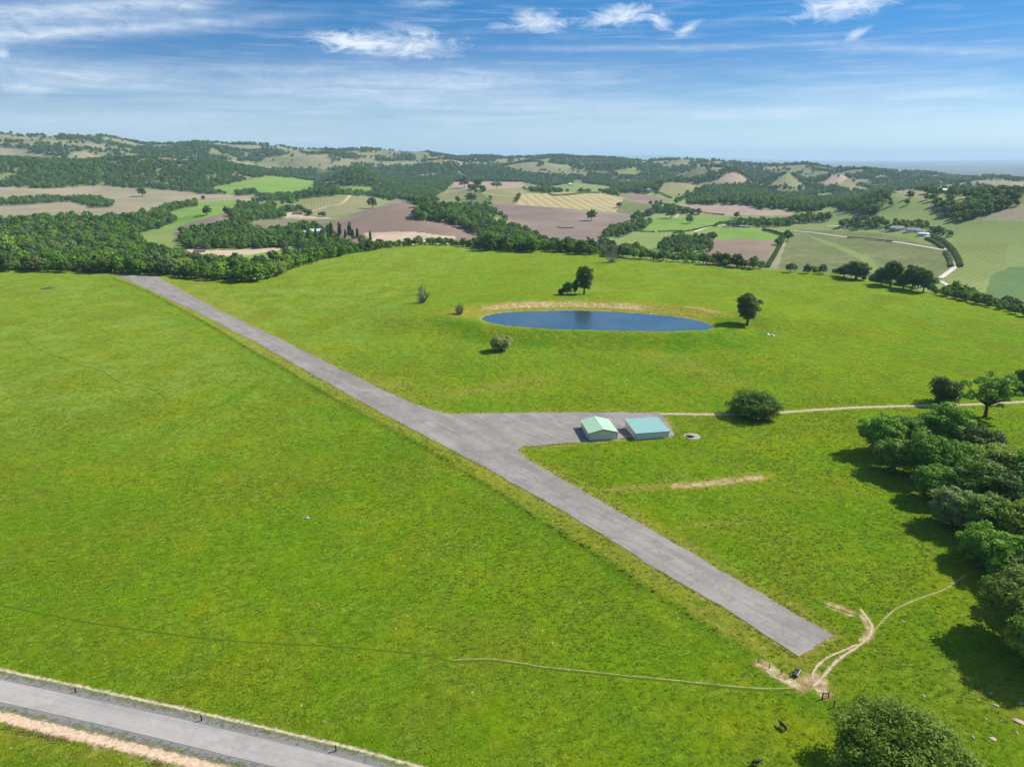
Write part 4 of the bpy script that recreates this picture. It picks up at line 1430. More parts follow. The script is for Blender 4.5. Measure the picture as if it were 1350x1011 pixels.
def hedge(pts, w, h, label, leaf='leafd', dens=9, group=None, name='hedge'):
    W_ = np.array([at(a, b)[:2] for a, b in pts])
    P = resample(W_, 1.0)
    g = np.random.default_rng(len(P))
    n = int(len(P)*dens*w*0.9)
    i = g.integers(0, len(P), n)
    a = g.uniform(0, math.pi, n)
    wob = 1+0.22*fbm(P[i, 0], P[i, 1], 5, 2, 5)
    off = np.cos(a)*w/2*wob
    zz = np.sin(a)**0.6*h*wob*g.uniform(0.55, 1.0, n)
    T = np.gradient(P, axis=0)
    T /= np.hypot(T[:, 0], T[:, 1])[:, None]+1e-9
    x = P[i, 0]-T[i, 1]*off+g.normal(0, .4, n)
    y = P[i, 1]+T[i, 0]*off+g.normal(0, .4, n)
    z = land(x, y)+zz
    Q = np.stack([x, y, z], -1)
    t1 = g.normal(size=Q.shape)
    t1 /= np.linalg.norm(t1, axis=1)[:, None]
    t2 = np.cross(t1, g.normal(size=Q.shape))
    t2 /= np.linalg.norm(t2, axis=1)[:, None]
    L = g.uniform(.35, .75, n)[:, None]*1.1
    V = np.stack([Q-t1*L, Q-t2*L*.65, Q+t1*L, Q+t2*L*.65], 1).reshape(-1, 3)
    me = np_mesh(name, V, np.arange(len(V)).reshape(-1, 4), False)
    attr(me, 'tint', np.repeat(g.random(n), 4))
    me.materials.append(M[leaf])
    o = link(name, me)
    tag(o, label, 'hedge', group)


hedge([(1030, 320), (1022, 335), (1011, 353)], 5, 3.6, 'thick dark hedge between the small ploughed field and the grassy lane')
hedge([(1006, 304), (1020, 307.5), (1034, 312)], 4, 5.5, 'tall dark hedge running down from the long pale shed')
hedge([(943, 299), (948, 296.5), (964, 294.5)], 4, 6.5, 'tall dark hedge left of the long pale shed')
hedge([(888, 308), (915, 303.5), (942, 298)], 3, 2.4, 'low dark hedge along the pale drive')
hedge([(829, 304), (848, 306), (863, 306.5)], 3, 2.4, 'low dark hedge across the lower edge of the bright meadow')
hedge([(868, 306), (884, 305.5), (900, 305)], 3, 2.4, 'short low hedge right of the gap under the bright meadow')
hedge([(1229, 313), (1243, 319), (1254, 329), (1262, 341), (1266, 352)], 6.5, 4.2, 'line of dark bushes on the outer side of the curving pale drive', 'leafg')
hedge([(1222, 315), (1238, 323), (1243, 328)], 5, 3.2, 'short line of dark bushes on the inner side of the curving pale drive', 'leafg')
hedge([(1247, 333), (1252, 343), (1254, 352)], 5, 3.6, 'line of dark bushes between the vineyard and the curving pale drive', 'leafg')
hedge([(298, 281), (306, 285), (309, 291), (309, 297)], 5, 4.5, 'dark bushes lining the lane above the small ploughed field')
hedge([(270, 304), (290, 302), (310, 299), (320, 297)], 4, 3.2, 'low bushes along the foot of the small ploughed field')
hedge([(1118, 313.2), (1150, 316.2), (1176, 318.9)], 2, 1.6, 'very low dark hedge beside the straight pale drive')
hedge([(870, 268), (920, 279), (955, 284)], 4, 3, 'dark strip of bushes along the lower edge of the pink field', 'leafw', 5)
hedge([(690, 247), (720, 254), (742, 258), (790, 255)], 7, 5, 'long strip of bushes along the top of the straw field', 'leafw', 4)
hedge([(800, 253), (830, 253), (868, 255), (885, 262)], 8, 6, 'long strip of trees and bushes above the brown vineyard', 'leafw', 4)
hedge([(735, 300), (745, 301), (756, 300.5)], 3, 1.5, 'short dark heap of brush on the big ploughed field')


# ------------------------------------------------------------------ far woods: nobody could count them
def leaves_collection():
    c = bpy.data.collections.new('wood_sources')
    for k in ('far0', 'far1', 'far2', 'far3', 'farp0', 'farp2'):
        o = bpy.data.objects.new('src_'+k, TREE_PROTO[k][0])
        c.objects.link(o)
    return c


pts = []
scl = []
area = (np.diff(TH)[None, :]*cr)*(np.diff(RAD)[:, None])
vis = (np.abs(ct) < R(44))
kinds = np.array([{'wood': 1, 'hills': 2, 'pasture': 3, 'fallow': 4}.get(k, 0) for k in ZKIND])[zone]
nz = fbm(cx, cy, 260, 4, 91)
nz2 = fbm(cx, cy, 90, 3, 92)
rightness = sstep(-0.15, 0.45, ct)
dens = np.zeros_like(cx)
dens[kinds == 1] = 1/125.0
dens[(kinds == 1) & (nz2+0.5*nz > 0.34)] = 1/1500.0
hillmask = (zone == 2) & (nz+0.6*nz2 > (0.12-0.13*rightness-0.09*sstep(-0.3, 0.1, ct)))
# woods further off are drawn as bigger crowns, further apart
far_s = np.clip(cr/3200, 1, 1.5)
dens[hillmask] = 1/165.0
open_h = (zone == 2) & ~hillmask
dens[open_h] = 1/9000.0
past = (zone == 1)
dens[past & (nz+0.4*nz2 > 0.02)] = 1/170.0
dens[past & (nz+0.4*nz2 <= 0.02)] = 1/6000.0
dens[np.isin(zone, [4+i for i, z in enumerate(ZONES) if z[1] == 'grassy_knoll'])] = 1/12000.0
dens[(cr > 6300) | ~vis] = 0
dens /= far_s**2
cnt = rng.poisson(dens*area)
ii = np.nonzero(cnt)
rep = cnt[ii]
ri = np.repeat(ii[0], rep)
ci = np.repeat(ii[1], rep)
tt = TH[ci]+rng.random(len(ri))*(TH[ci+1]-TH[ci])
rr = RAD[ri]+rng.random(len(ri))*(RAD[ri+1]-RAD[ri])
WX = rr*np.sin(tt)
WY = rr*np.cos(tt)
WS = far_s[ri, ci]*rng.uniform(0.85, 1.65, len(ri))
for c in FARSTUFF:
    pass
fx = np.array([c[1] for c in FARSTUFF])
fy = np.array([c[2] for c in FARSTUFF])
fs = np.array([c[4]/11.0 for c in FARSTUFF])
WX = np.r_[WX, fx]
WY = np.r_[WY, fy]
WS = np.r_[WS, fs]
WZ = land(WX, WY)-0.3
# no wood on the open part of the hill
keep = np.hypot(WX, WY) > crest(np.arctan2(WX, WY))+30
keep[-len(fx):] = True
WX, WY, WZ, WS = WX[keep], WY[keep], WZ[keep], WS[keep]
print('woodland trees', len(WX), 'candidates', len(CAND))


def scatter(name, X, Y, Z, S, coll, label_kind='stuff', seed=0):
    me = bpy.data.meshes.new(name)
    n = len(X)
    me.vertices.add(n)
    me.vertices.foreach_set('co', np.stack([X, Y, Z], -1).astype(np.float32).ravel())
    attr(me, 'size', S)
    attr(me, 'turn', np.random.default_rng(seed).uniform(0, 6.28, n))
    a = me.attributes.new('pick', 'INT', 'POINT')
    a.data.foreach_set('value', np.random.default_rng(seed+1).integers(0, 100, n).astype(np.int32))
    me.update()
    o = link(name, me)
    ng = bpy.data.node_groups.new(name+'_nodes', 'GeometryNodeTree')
    ng.interface.new_socket('Geometry', in_out='INPUT', socket_type='NodeSocketGeometry')
    ng.interface.new_socket('Geometry', in_out='OUTPUT', socket_type='NodeSocketGeometry')
    N = ng.nodes
    L = ng.links
    gi = N.new('NodeGroupInput')
    go = N.new('NodeGroupOutput')
    ip = N.new('GeometryNodeInstanceOnPoints')
    cinf = N.new('GeometryNodeCollectionInfo')
    cinf.inputs['Collection'].default_value = coll
    cinf.inputs['Separate Children'].default_value = True
    cinf.inputs['Reset Children'].default_value = True
    ip.inputs['Pick Instance'].default_value = True
    L.new(gi.outputs[0], ip.inputs['Points'])
    L.new(cinf.outputs[0], ip.inputs['Instance'])

    def na(nm, typ):
        q = N.new('GeometryNodeInputNamedAttribute')
        q.data_type = typ
        q.inputs[0].default_value = nm
        return q.outputs[0]
    L.new(na('pick', 'INT'), ip.inputs['Instance Index'])
    cr_ = N.new('ShaderNodeCombineXYZ')
    L.new(na('turn', 'FLOAT'), cr_.inputs['Z'])
    L.new(cr_.outputs[0], ip.inputs['Rotation'])
    L.new(na('size', 'FLOAT'), ip.inputs['Scale'])
    L.new(ip.outputs[0], go.inputs[0])
    md = o.modifiers.new('scatter', 'NODES')
    md.node_group = ng
    tag(o, kind=label_kind)
    return o


scatter('woodland', WX, WY, WZ, WS, leaves_collection(), seed=5)


# rough tussocks standing out of the nearer sward: nobody could count them
M['tuft'] = mat_leaf('grass_tussock', (0.130, 0.265, 0.004), (0.360, 0.450, 0.028), 0.40, 0.6, 0.03)
tc_ = bpy.data.collections.new('tussock_sources')
for k in range(5):
    g = np.random.default_rng(400+k)
    V = []
    T = []
    for _ in range(26):
        a = g.uniform(0, 6.283)
        r0 = g.uniform(0, .26)
        b = np.array([math.cos(a)*r0, math.sin(a)*r0, -0.03])
        q = a+g.normal(0, .8)
        ln = g.uniform(.14, .34)
        tip = b+np.array([math.cos(q)*ln*.75, math.sin(q)*ln*.75, g.uniform(.05, .17)])
        w_ = np.array([-math.sin(q), math.cos(q), 0])*g.uniform(.04, .08)
        m_ = b*0.45+tip*0.55+np.array([0, 0, .025])
        V += [b-w_, b+w_, m_+w_*.8, m_-w_*.8, m_-w_*.8, m_+w_*.8, tip+w_*.1, tip-w_*.1]
        T += [g.random()]*8
    me = np_mesh('tussock', np.array(V), np.arange(len(V)).reshape(-1, 4), False)
    attr(me, 'tint', T)
    me.materials.append(M['tuft'])
    tc_.objects.link(bpy.data.objects.new('tussock_src%d' % k, me))
g = np.random.default_rng(77)
n = 230000
th = g.uniform(-0.72, 0.72, n)
rr = np.sqrt(g.uniform(78**2, 440**2, n))
X = rr*np.sin(th)
Y = rr*np.cos(th)
pk = 0.12+0.42*sstep(-0.15, 0.45, fbm(X, Y, 22, 4, 131)+0.5*fbm(X, Y, 5, 3, 132))
ok = (g.random(n) < pk*(1-sstep(300, 440, rr))) & (rr < crest(th)-10)
X, Y = X[ok], Y[ok]
ok = ~inside(X, Y, RUNWAY_W) & ~inside(X, Y, POND)
ok &= pdist(X, Y, RUNWAY_W, True)[0] > 0.6
ok &= pdist(X, Y, POND, True)[0] > 2
d_, s_, _l = pdist(X, Y, ROADC)
ok &= (d_ > 6.2)
ok &= pdist(X, Y, DIRTRD)[0] > 2.4
for k in ('loopa', 'loopb', 'up', 'right', 'long'):
    ok &= pdist(X, Y, TRW[k])[0] > 0.8
_pc = at(912.5, 575.3)
ok &= np.hypot(X-_pc.x, Y-_pc.y) > 4.6
X, Y = X[ok], Y[ok]
dr_, so_, lu_, pa_ = meadow_masks(X.copy(), Y.copy())
ok = so_ < 0.35
X, Y = X[ok], Y[ok]
_e = resample(np.vstack([RUNWAY_W, RUNWAY_W[:1]]), 0.25)
_e = _e[np.hypot(_e[:, 0], _e[:, 1]) < 420]
_e = _e[g.random(len(_e)) < 0.75*sstep(-0.25, 0.2, fbm(_e[:, 0], _e[:, 1], 9, 3, 141))]+0
_e = _e+g.normal(0, 0.42, _e.shape)
X = np.r_[X, _e[:, 0]]
Y = np.r_[Y, _e[:, 1]]
print('tussocks', len(X))
scatter('grass_tussocks', X, Y, land(X, Y), g.uniform(0.55, 1.5, len(X)), tc_, seed=21)

# ------------------------------------------------------------------ hangars
def mat_ribbed(name, col, pitch, axis, depth=0.04, rough=0.5, var=0.08):
    m, t = material(name)
    tc = t.n('TexCoord').outputs['Object']
    sp = t.n('SeparateXYZ', ins={'Vector': tc}).outputs[axis]
    s = t.math('SINE', t.math('MULTIPLY', sp, 2*math.pi/pitch))
    rib = t.rng(s, 0.55, 0.9)
    nzv = t.noise(0.7, 5, 0.7)
    c = t.mix(nzv, tuple(x*(1-var) for x in col), tuple(min(1, x*(1+var)) for x in col))
    st = t.noise(1.2, 4, 0.7, t.n('Mapping', ins={'Vector': tc, 'Scale': (2.5, 2.5, 0.25)}).outputs[0])
    c = t.mix(t.rng(st, 0.55, 0.75, 0, 0.25), c, tuple(x*0.6 for x in col))
    c = t.mix(t.math('MULTIPLY', rib, 0.22), c, tuple(x*0.6 for x in col))
    t.finish(t.bsdf(c, rough, 0.4, rib, 0.6, depth))
    return m


M['roofmint'] = mat_ribbed('mint_metal_roof', (0.33, 0.50, 0.34), 0.9, 1)
M['roofteal'] = mat_ribbed('teal_metal_roof', (0.20, 0.37, 0.345), 0.9, 0)
M['wallx'] = mat_ribbed('tan_metal_siding', (0.64, 0.55, 0.43), 0.6, 0, 0.03)
M['wally'] = mat_ribbed('tan_metal_siding_side', (0.66, 0.58, 0.43), 0.6, 1, 0.03)
M['walls2'] = mat_ribbed('grey_metal_siding', (0.66, 0.62, 0.53), 0.6, 0, 0.03)
M['trim'] = mat_plain('dark_green_trim', (0.06, 0.13, 0.10), 0.5, 0.4)
M['trimm'] = mat_plain('mint_trim', (0.42, 0.66, 0.52), 0.5, 0.4)
M['trimt'] = mat_plain('teal_trim', (0.22, 0.48, 0.46), 0.5, 0.4)
M['white'] = mat_plain('white_trim', (0.75, 0.75, 0.72), 0.6, 0.4)
M['concrete'] = mat_plain('concrete', (0.30, 0.30, 0.26), 0.9, 0.2, 0.2, 0.8)
M['dark'] = mat_plain('dark_metal', (0.03, 0.03, 0.03), 0.6, 0.4)
M['post'] = mat_plain('old_fence_wood', (0.045, 0.035, 0.028), 0.9, 0.2, 0.3, 5)
M['stone'] = mat_plain('pale_stone', (0.30, 0.27, 0.20), 0.95, 0.1, 0.25, 2.0, 0.4)
M['hide'] = mat_plain('black_hide', (0.012, 0.011, 0.010), 0.6, 0.3)
M['glass'] = mat_plain('window_glass', (0.03, 0.04, 0.05), 0.1, 0.6)


def frame_at(pa, pb, extra=0.0):
    A = at(*pa)
    B = at(*pb)
    v = B-A
    return A, math.atan2(v.y, v.x), v.length


# gable hangar: front gable faces the camera
A, ang, Wd = frame_at((776.3, 580.7), (813.7, 578.9))
ang2 = ang
Dp = 13.5
root = empty('hangar', (A.x, A.y, A.z), ang)
tag(root, 'tan metal hangar with mint green gable roof, left of the teal roofed shed', 'hangar')
E_, Rg = 2.85, 4.2
shear = 0
f = MB()
f.prism([(0, 0), (Wd, 0), (Wd, E_), (Wd/2, Rg), (0, E_)], (0, 0.12)).build('front_wall', M['wallx'], root)
MB().prism([(0, 0), (Wd, 0), (Wd, E_), (Wd/2, Rg), (0, E_)], (Dp-0.12, Dp)).build('rear_wall', M['wallx'], root)
MB().box(0.003, 0.12, 0.12, Dp-0.12, 0, E_-0.03).build('side_wall', M['wally'], root)
MB().box(Wd-0.12, Wd-0.003, 0.12, Dp-0.12, 0, E_-0.03).build('side_wall', M['wally'], root)
sl = (Rg-E_)/(Wd/2)
for sgn in (-1, 1):
    xe = -0.28 if sgn < 0 else Wd+0.28
    ze = E_-0.28*sl
    poly = [(xe, ze+0.04), (Wd/2, Rg+0.04), (Wd/2, Rg+0.16), (xe, ze+0.16)]
    MB().prism(poly, (-0.3, Dp+0.3)).build('roof_panel', M['roofmint'], root)
MB().prism([(Wd/2-0.28, Rg+0.10), (Wd/2, Rg+0.17), (Wd/2+0.28, Rg+0.10), (Wd/2, Rg+0.23)], (-0.32, Dp+0.32)).build('ridge_cap', M['trimm'], root)
for sgn in (-1, 1):
    xe = -0.28 if sgn < 0 else Wd+0.28
    ze = E_-0.28*sl
    MB().prism([(xe, ze-0.16), (Wd/2, Rg-0.16), (Wd/2, Rg+0.035), (xe, ze+0.035)], (-0.31, -0.24)).build('fascia', M['trim'], root)
for x in (0, Wd):
    MB().box(x-0.1, x+0.1, -0.06, 0.14, 0, E_-0.2).build('corner_trim', M['trim'], root)
dw, dh = Wd*0.72, 2.6
dr = MB()
for k in range(4):
    dr.box(Wd/2-dw/2+k*dw/4+0.02, Wd/2-dw/2+(k+1)*dw/4-0.02, Dp+0.003, Dp+0.07, 0.03, dh)
dr.build('hangar_door', M['white'], root)
sd = MB().box(Wd/2-0.55, Wd/2+0.45, -0.045, -0.003, 0.05, 2.1).build('side_door', M['wally'], root)
MB().box(Wd/2+0.28, Wd/2+0.36, -0.10, -0.048, 1.0, 1.14).build('handle', M['dark'], sd)
MB().box(-0.5, Wd+0.5, -0.9, Dp+0.9, -0.5, 0.06).build('slab', M['concrete'], root)

# mono pitch shed with teal roof
A, ang, Wd = frame_at((838.2, 579.6), (881.6, 576.3))
Dp = 12.2
root = empty('hangar', (A.x, A.y, A.z), ang)
tag(root, 'pale grey metal shed with one sloping teal roof, right of the hangar', 'hangar')
E_, Rb = 2.55, 3.5
MB().box(0, Wd, 0, 0.12, 0, E_).build('front_wall', M['walls2'], root)
MB().box(0, Wd, Dp-0.12, Dp, 0, Rb-0.06).build('rear_wall', M['walls2'], root)
for x0 in (0.003, Wd-0.123):
    mb = MB()
    mb.add([(x0, 0.12, 0), (x0+0.12, 0.12, 0), (x0+0.12, Dp-0.12, 0), (x0, Dp-0.12, 0), (x0, 0.12, E_), (x0+0.12, 0.12, E_), (x0+0.12, Dp-0.12, Rb-0.1), (x0, Dp-0.12, Rb-0.1)],
           [(0, 3, 2, 1), (4, 5, 6, 7), (0, 1, 5, 4), (1, 2, 6, 5), (2, 3, 7, 6), (3, 0, 4, 7)])
    mb.build('side_wall', M['wally'], root)
s2 = (Rb-E_)/Dp
ya, yb = -0.45, Dp+0.3
mb = MB()
zz = [E_+0.04+s2*ya, E_+0.04+s2*yb]
mb.add([(-0.3, ya, zz[0]), (Wd+0.3, ya, zz[0]), (Wd+0.3, yb, zz[1]), (-0.3, yb, zz[1]), (-0.3, ya, zz[0]+0.12), (Wd+0.3, ya, zz[0]+0.12), (Wd+0.3, yb, zz[1]+0.12), (-0.3, yb, zz[1]+0.12)],
       [(0, 3, 2, 1), (4, 5, 6, 7), (0, 1, 5, 4), (1, 2, 6, 5), (2, 3, 7, 6), (3, 0, 4, 7)])
mb.build('roof_panel', M['roofteal'], root)
MB().box(-0.32, Wd+0.32, ya-0.06, ya-0.003, zz[0]-0.12, zz[0]+0.14).build('gutter', M['trimt'], root)
for x in (0, Wd):
    MB().box(x-0.09, x+0.09, -0.06, 0.13, 0, E_-0.05).build('corner_trim', M['trim'] if x == 0 else M['white'], root)
for k in range(3):
    w3 = (Wd-1.6)/3
    MB().box(0.8+k*w3+0.12, 0.8+(k+1)*w3-0.12, Dp+0.003, Dp+0.06, 0.05, 2.9).build('hangar_door', M['white'], root)
MB().box(-0.5, Wd+0.5, -0.7, Dp+1.2, -0.5, 0.06).build('slab', M['concrete'], root)

# round concrete pad with a tank lid right of the shed
P = at(912.5, 575.3)
root = empty('water_cistern', P)
tag(root, 'round pale concrete cistern pad with dark hatch, right of the teal roofed shed', 'cistern')


def disc(mb, r0, z0, z1, n=40, rt=None):
    rt = rt or r0
    vs = [(math.cos(2*math.pi*k/n)*r0, math.sin(2*math.pi*k/n)*r0, z0) for k in range(n)]+[(math.cos(2*math.pi*k/n)*rt, math.sin(2*math.pi*k/n)*rt, z1) for k in range(n)]
    fs = [tuple(range(n))[::-1], tuple(range(n, 2*n))]+[(k, (k+1) % n, n+(k+1) % n, n+k) for k in range(n)]
    return mb.add(vs, fs)


disc(MB(), 3.2, -0.4, 0.12, 40, 3.0).build('pad', M['concrete'], root)
mb = MB()
disc(mb, 1.7, 0.163, 0.62, 28, 1.55)
disc(mb, 1.55, 0.623, 0.78, 28, 0.9)
o = mb.build('lid', M['stone'], root)
o.location = (-0.5, 0.3, 0)
mb = MB()
mb.box(-1.9, 0.2, -1.5, -0.85, 0.163, 0.75)
mb.tube([(-1.6, -1.2, 0.75), (-1.6, -1.2, 1.25), (-1.0, -1.2, 1.25), (-1.0, -1.2, 0.75)], 0.09, 6)
mb.build('pump_box', M['dark'], root)
MB().box(1.3, 1.9, 0.2, 0.8, 0.163, 0.5).build('valve_box', M['white'], root)


# ------------------------------------------------------------------ farm buildings in the valley
M['roofgrey'] = mat_plain('grey_roof', (0.30, 0.30, 0.30), 0.8, 0.2)
M['roofpale'] = mat_plain('pale_metal_roof', (0.50, 0.56, 0.53), 0.6, 0.3)
M['roofbrown'] = mat_plain('brown_roof', (0.16, 0.12, 0.10), 0.9, 0.2)
M['roofwhite'] = mat_plain('white_roof', (0.72, 0.72, 0.70), 0.7, 0.3)
M['wallw'] = mat_plain('white_plaster', (0.70, 0.68, 0.63), 0.9, 0.2)
M['wallt'] = mat_plain('tan_plaster', (0.45, 0.37, 0.28), 0.9, 0.2)
M['wallg'] = mat_plain('grey_boards', (0.40, 0.39, 0.37), 0.9, 0.2)


def house(name, px, py, w, d, eave, ridge, rot, wall, roof, label, cat='house', wings=(), nwin=4, lift=0.0):
    P = at(px, py)
    th = math.atan2(P.x, P.y)
    root = empty(name, (P.x, P.y, P.z+lift), -th+rot)
    tag(root, label, cat)

    def block(x0, w_, y0, d_, e, rg):
        MB().prism([(x0, -1.5), (x0+w_, -1.5), (x0+w_, e), (x0, e)], (y0, y0+d_)).build('wall', wall, root)
        mb = MB()
        o_ = 0.5
        vs = [(x0-o_, y0-o_, e), (x0+w_+o_, y0-o_, e), (x0+w_+o_, y0+d_+o_, e), (x0-o_, y0+d_+o_, e), (x0+d_*0.25, y0+d_/2, rg), (x0+w_-d_*0.25, y0+d_/2, rg)]
        mb.add(vs, [(0, 1, 5, 4), (1, 2, 5), (2, 3, 4, 5), (3, 0, 4), (3, 2, 1, 0)])
        r_ = mb.build('roof', roof, root)
        MB().tube([(x0+d_*0.25, y0+d_/2, rg+0.02), (x0+w_-d_*0.25, y0+d_/2, rg+0.02)], 0.14, 6).build('ridge_cap', roof, r_)
        return r_
    block(-w/2, w, 0, d, eave, ridge)
    for k in range(nwin):
        x = -w/2+(k+0.5)*w/nwin
        if k == nwin//2:
            MB().box(x-0.6, x+0.6, -0.06, -0.004, 0, 2.1).build('door', M['roofbrown'], root)
        else:
            wn = MB().box(x-0.8, x+0.8, -0.05, -0.004, 1.0, min(eave-0.3, 2.4)).build('window', M['glass'], root)
            MB().box(x-0.95, x+0.95, -0.14, -0.053, 0.88, 0.997).build('sill', M['white'], wn)
    for wg in wings:
        block(*wg)
    return root


house('villa', 418, 309, 27, 12, 5.5, 9.0, 0.1, M['wallw'], M['roofpale'], 'white villa with pale hipped roofs among the cypresses', 'villa', [(-24, 11, 2, 9, 3.6, 6.2), (10, 12, -5, 9, 3.4, 6.0)])
house('riding_shelter', 263, 333, 16, 6, 3.0, 4.0, 0.05, M['wallg'], M['roofbrown'], 'low brown roofed shelter on the tan riding yard', 'shelter')
house('barn', 392, 283, 22, 11, 4.5, 7.5, -0.1, M['wallt'], M['roofbrown'], 'dark brown roofed barn at the edge of the bare yard', 'barn')
house('shed', 405, 284.5, 8, 6, 4.0, 5.5, 0.3, M['wallw'], M['roofgrey'], 'small white shed at the right end of the bare yard', 'shed')
house('long_shed', 975, 296.5, 22, 10, 5.2, 7.2, 0.0, M['wallg'], M['roofwhite'], 'long shed with a bright pale roof between tall hedges', 'shed', [], 5)
house('cottage', 975, 300, 18, 7, 2.8, 4.4, 0.0, M['wallg'], M['roofgrey'], 'low grey cottage on the drive below the long pale shed', 'house', [(11, 9, 0, 6, 2.6, 4.0)])
house('farmhouse', 1183, 304, 22, 11, 4.0, 7.0, 0.1, M['wallg'], M['roofgrey'], 'grey roofed farmhouse at the left of the hill top farmstead', 'house', [(-4, 9, -6, 7, 3.4, 5.6)])
house('farmhouse', 1203, 306, 20, 10, 3.6, 6.2, -0.15, M['wallw'], M['roofgrey'], 'white walled farmhouse in the middle of the hill top farmstead', 'house', [(6, 10, -5, 8, 3.2, 5.0)])
house('outbuilding', 1216, 311, 14, 8, 3.2, 5.0, -0.3, M['wallw'], M['roofwhite'], 'bright white roofed outbuilding at the right end of the farmstead', 'shed')
house('house', 440, 243, 26, 12, 6, 10, 0.0, M['wallw'], M['roofgrey'], 'white house with a small gable above the dry vineyard', 'house', [(-30, 14, 2, 10, 5, 8)])
house('house', 8, 305, 16, 10, 4.5, 7, 0.2, M['wallg'], M['roofgrey'], 'grey house half hidden in the wood at the far left edge', 'house')
house('house', 36, 311, 14, 9, 3.2, 5.2, 0.1, M['wallw'], M['roofpale'], 'low pale roofed house in the wood near the far left edge', 'house')
house('shed', 200, 297, 18, 7, 3.2, 4.6, -0.1, M['wallw'], M['roofwhite'], 'white roofed shed beside the clump of bright trees', 'shed')
house('house', 561, 221, 40, 16, 8, 12, 0, M['wallw'], M['roofgrey'], 'pale house high on the wooded hillside, leftmost of the hill houses', 'house')
house('house', 556, 233, 26, 14, 6, 10, 0, M['wallw'], M['roofpale'], 'pale house in the woods just below another pale hill house', 'house')
house('house', 627, 213, 22, 18, 12, 16, 0, M['wallw'], M['roofwhite'], 'small bright white house high on the far hillside', 'house')
house('house', 716, 225, 40, 16, 7, 12, 0, M['wallt'], M['roofbrown'], 'tan house with brown roof on the wooded ridge above the straw field', 'house')
house('house', 752, 245, 16, 12, 7, 11, 0.2, M['wallw'], M['roofwhite'], 'white gabled house on the pale field above the straw field', 'house')
house('house', 745, 214, 24, 14, 7, 11, 0.2, M['wallw'], M['roofgrey'], 'small white house near the skyline', 'house')
house('barn', 1237, 255, 34, 14, 6, 9, 0.0, M['wallt'], M['roofwhite'], 'white roofed barn among woods on the far right', 'barn')
house('house', 602, 229, 40, 14, 6, 10, 0.0, M['wallt'], M['roofpale'], 'long tan house on the wooded hill left of the pale knoll', 'house')
house('house', 855, 252, 14, 10, 6, 9, 0.0, M['wallw'], M['roofgrey'], 'little white house at the edge of the wood above the brown vineyard', 'house')

# ------------------------------------------------------------------ small things on the meadow


def lump(name, px, py, sx, sy, sz, seed, mat, label, cat, group=None):
    g = random.Random(seed)
    bm = bmesh.new()
    bmesh.ops.create_icosphere(bm, subdivisions=3, radius=0.5)
    off = Vector((g.uniform(0, 9), g.uniform(0, 9), g.uniform(0, 9)))
    from mathutils import noise
    for v in bm.verts:
        n = noise.noise(v.co*2.2+off)*0.35+noise.noise(v.co*5+off)*0.14
        v.co *= 1+n
        v.co.x *= sx
        v.co.y *= sy
        v.co.z = max(v.co.z*sz, -0.12*sz)
    me = bpy.data.meshes.new(name)
    bm.to_mesh(me)
    bm.free()
    for p in me.polygons:
        p.use_smooth = True
    me.materials.append(mat)
    o = link(name, me)
    o.location = at(px, py, 0.02)
    o.rotation_euler = (0, 0, g.uniform(0, 6))
    tag(o, label, cat, group)
    return o


M['whitestone'] = mat_plain('white_stone', (0.74, 0.70, 0.60), 0.9, 0.2, 0.1, 2)
M['pinkstone'] = mat_plain('pink_rock', (0.42, 0.33, 0.24), 0.95, 0.1, 0.2, 2, 0.4)
lump('boulder', 1012.5, 441.5, 2.6, 1.8, 1.6, 1, M['whitestone'], 'creamy boulder on the meadow right of the pond, left one of a close pair', 'rock')
lump('boulder', 1018.5, 443, 2.6, 2.2, 2.0, 2, M['whitestone'], 'creamy boulder on the meadow right of the pond, right one of a close pair', 'rock')
lump('boulder', 405, 683, 1.5, 1.0, 0.7, 3, M['stone'], 'single pale stone alone in the big left meadow', 'rock')
lump('boulder', 400, 681.5, 0.7, 0.6, 0.4, 4, M['stone'], 'little stone touching the single pale stone in the left meadow', 'rock')
RK = [(1343, 951, 2.2, 1.3, .5), (1309, 974, 1.3, 1.0, .4), (1313, 930, 1.3, .8, .4), (1306, 914, .9, .5, .3), (1217, 917, .9, .6, .35), (1283, 972, .9, .5, .4), (1346, 927, 1.1, .7, .4), (1290, 898, .5, .4, .3),
      (1341, 966, .9, .4, .3), (1320, 950, .6, .4, .3), (1300, 948, .5, .5, .3), (1170, 809, .8, .4, .3), (1190, 819, 1.1, .4, .25)]
for i, (px, py, a, b_, c_) in enumerate(RK):
    lab = {0: 'largest flat pinkish rock at the right edge of the stony grass', 1: 'second pinkish rock, below and left of the largest one', 4: 'pale stone lying just above the huge bottom oak',
           11: 'pale stone close above the worn track junction', 12: 'long pale stone below the worn foot track'}.get(i)
    lump('boulder', px, py, a, b_, c_, 20+i, M['pinkstone'] if i in (0, 1) else M['stone'], lab or 'small pale stone in the stony grass right of the huge bottom oak', 'rock', None if lab else 'stones in the stony grass')

# fallen dead tree on the left meadow
root = empty('fallen_tree', at(62, 381), 0.3)
tag(root, 'fallen grey dead tree lying on the far left meadow', 'dead tree')
mb = MB()
mb.tube([(-4, 0, 0.5), (-1, 0.2, 0.9), (3, 0, 0.8), (6, -0.3, 0.4)], [0.7, 0.65, 0.5, 0.25], 9)
mb.build('trunk', M['deadwood'], root)
for k in range(12):
    a = rnd.uniform(-3, 5)
    mb = MB()
    e = Vector((a+rnd.uniform(-2.5, 2.5), rnd.uniform(-3, 3), rnd.uniform(0.4, 4)))
    mb.tube([(a, 0, 0.8), Vector((a, 0, .8)).lerp(e, .5)+Vector((0, 0, rnd.uniform(0, .6))), e], [0.28, 0.18, 0.07], 6)
    mb.build('branch', M['deadwood'], root)

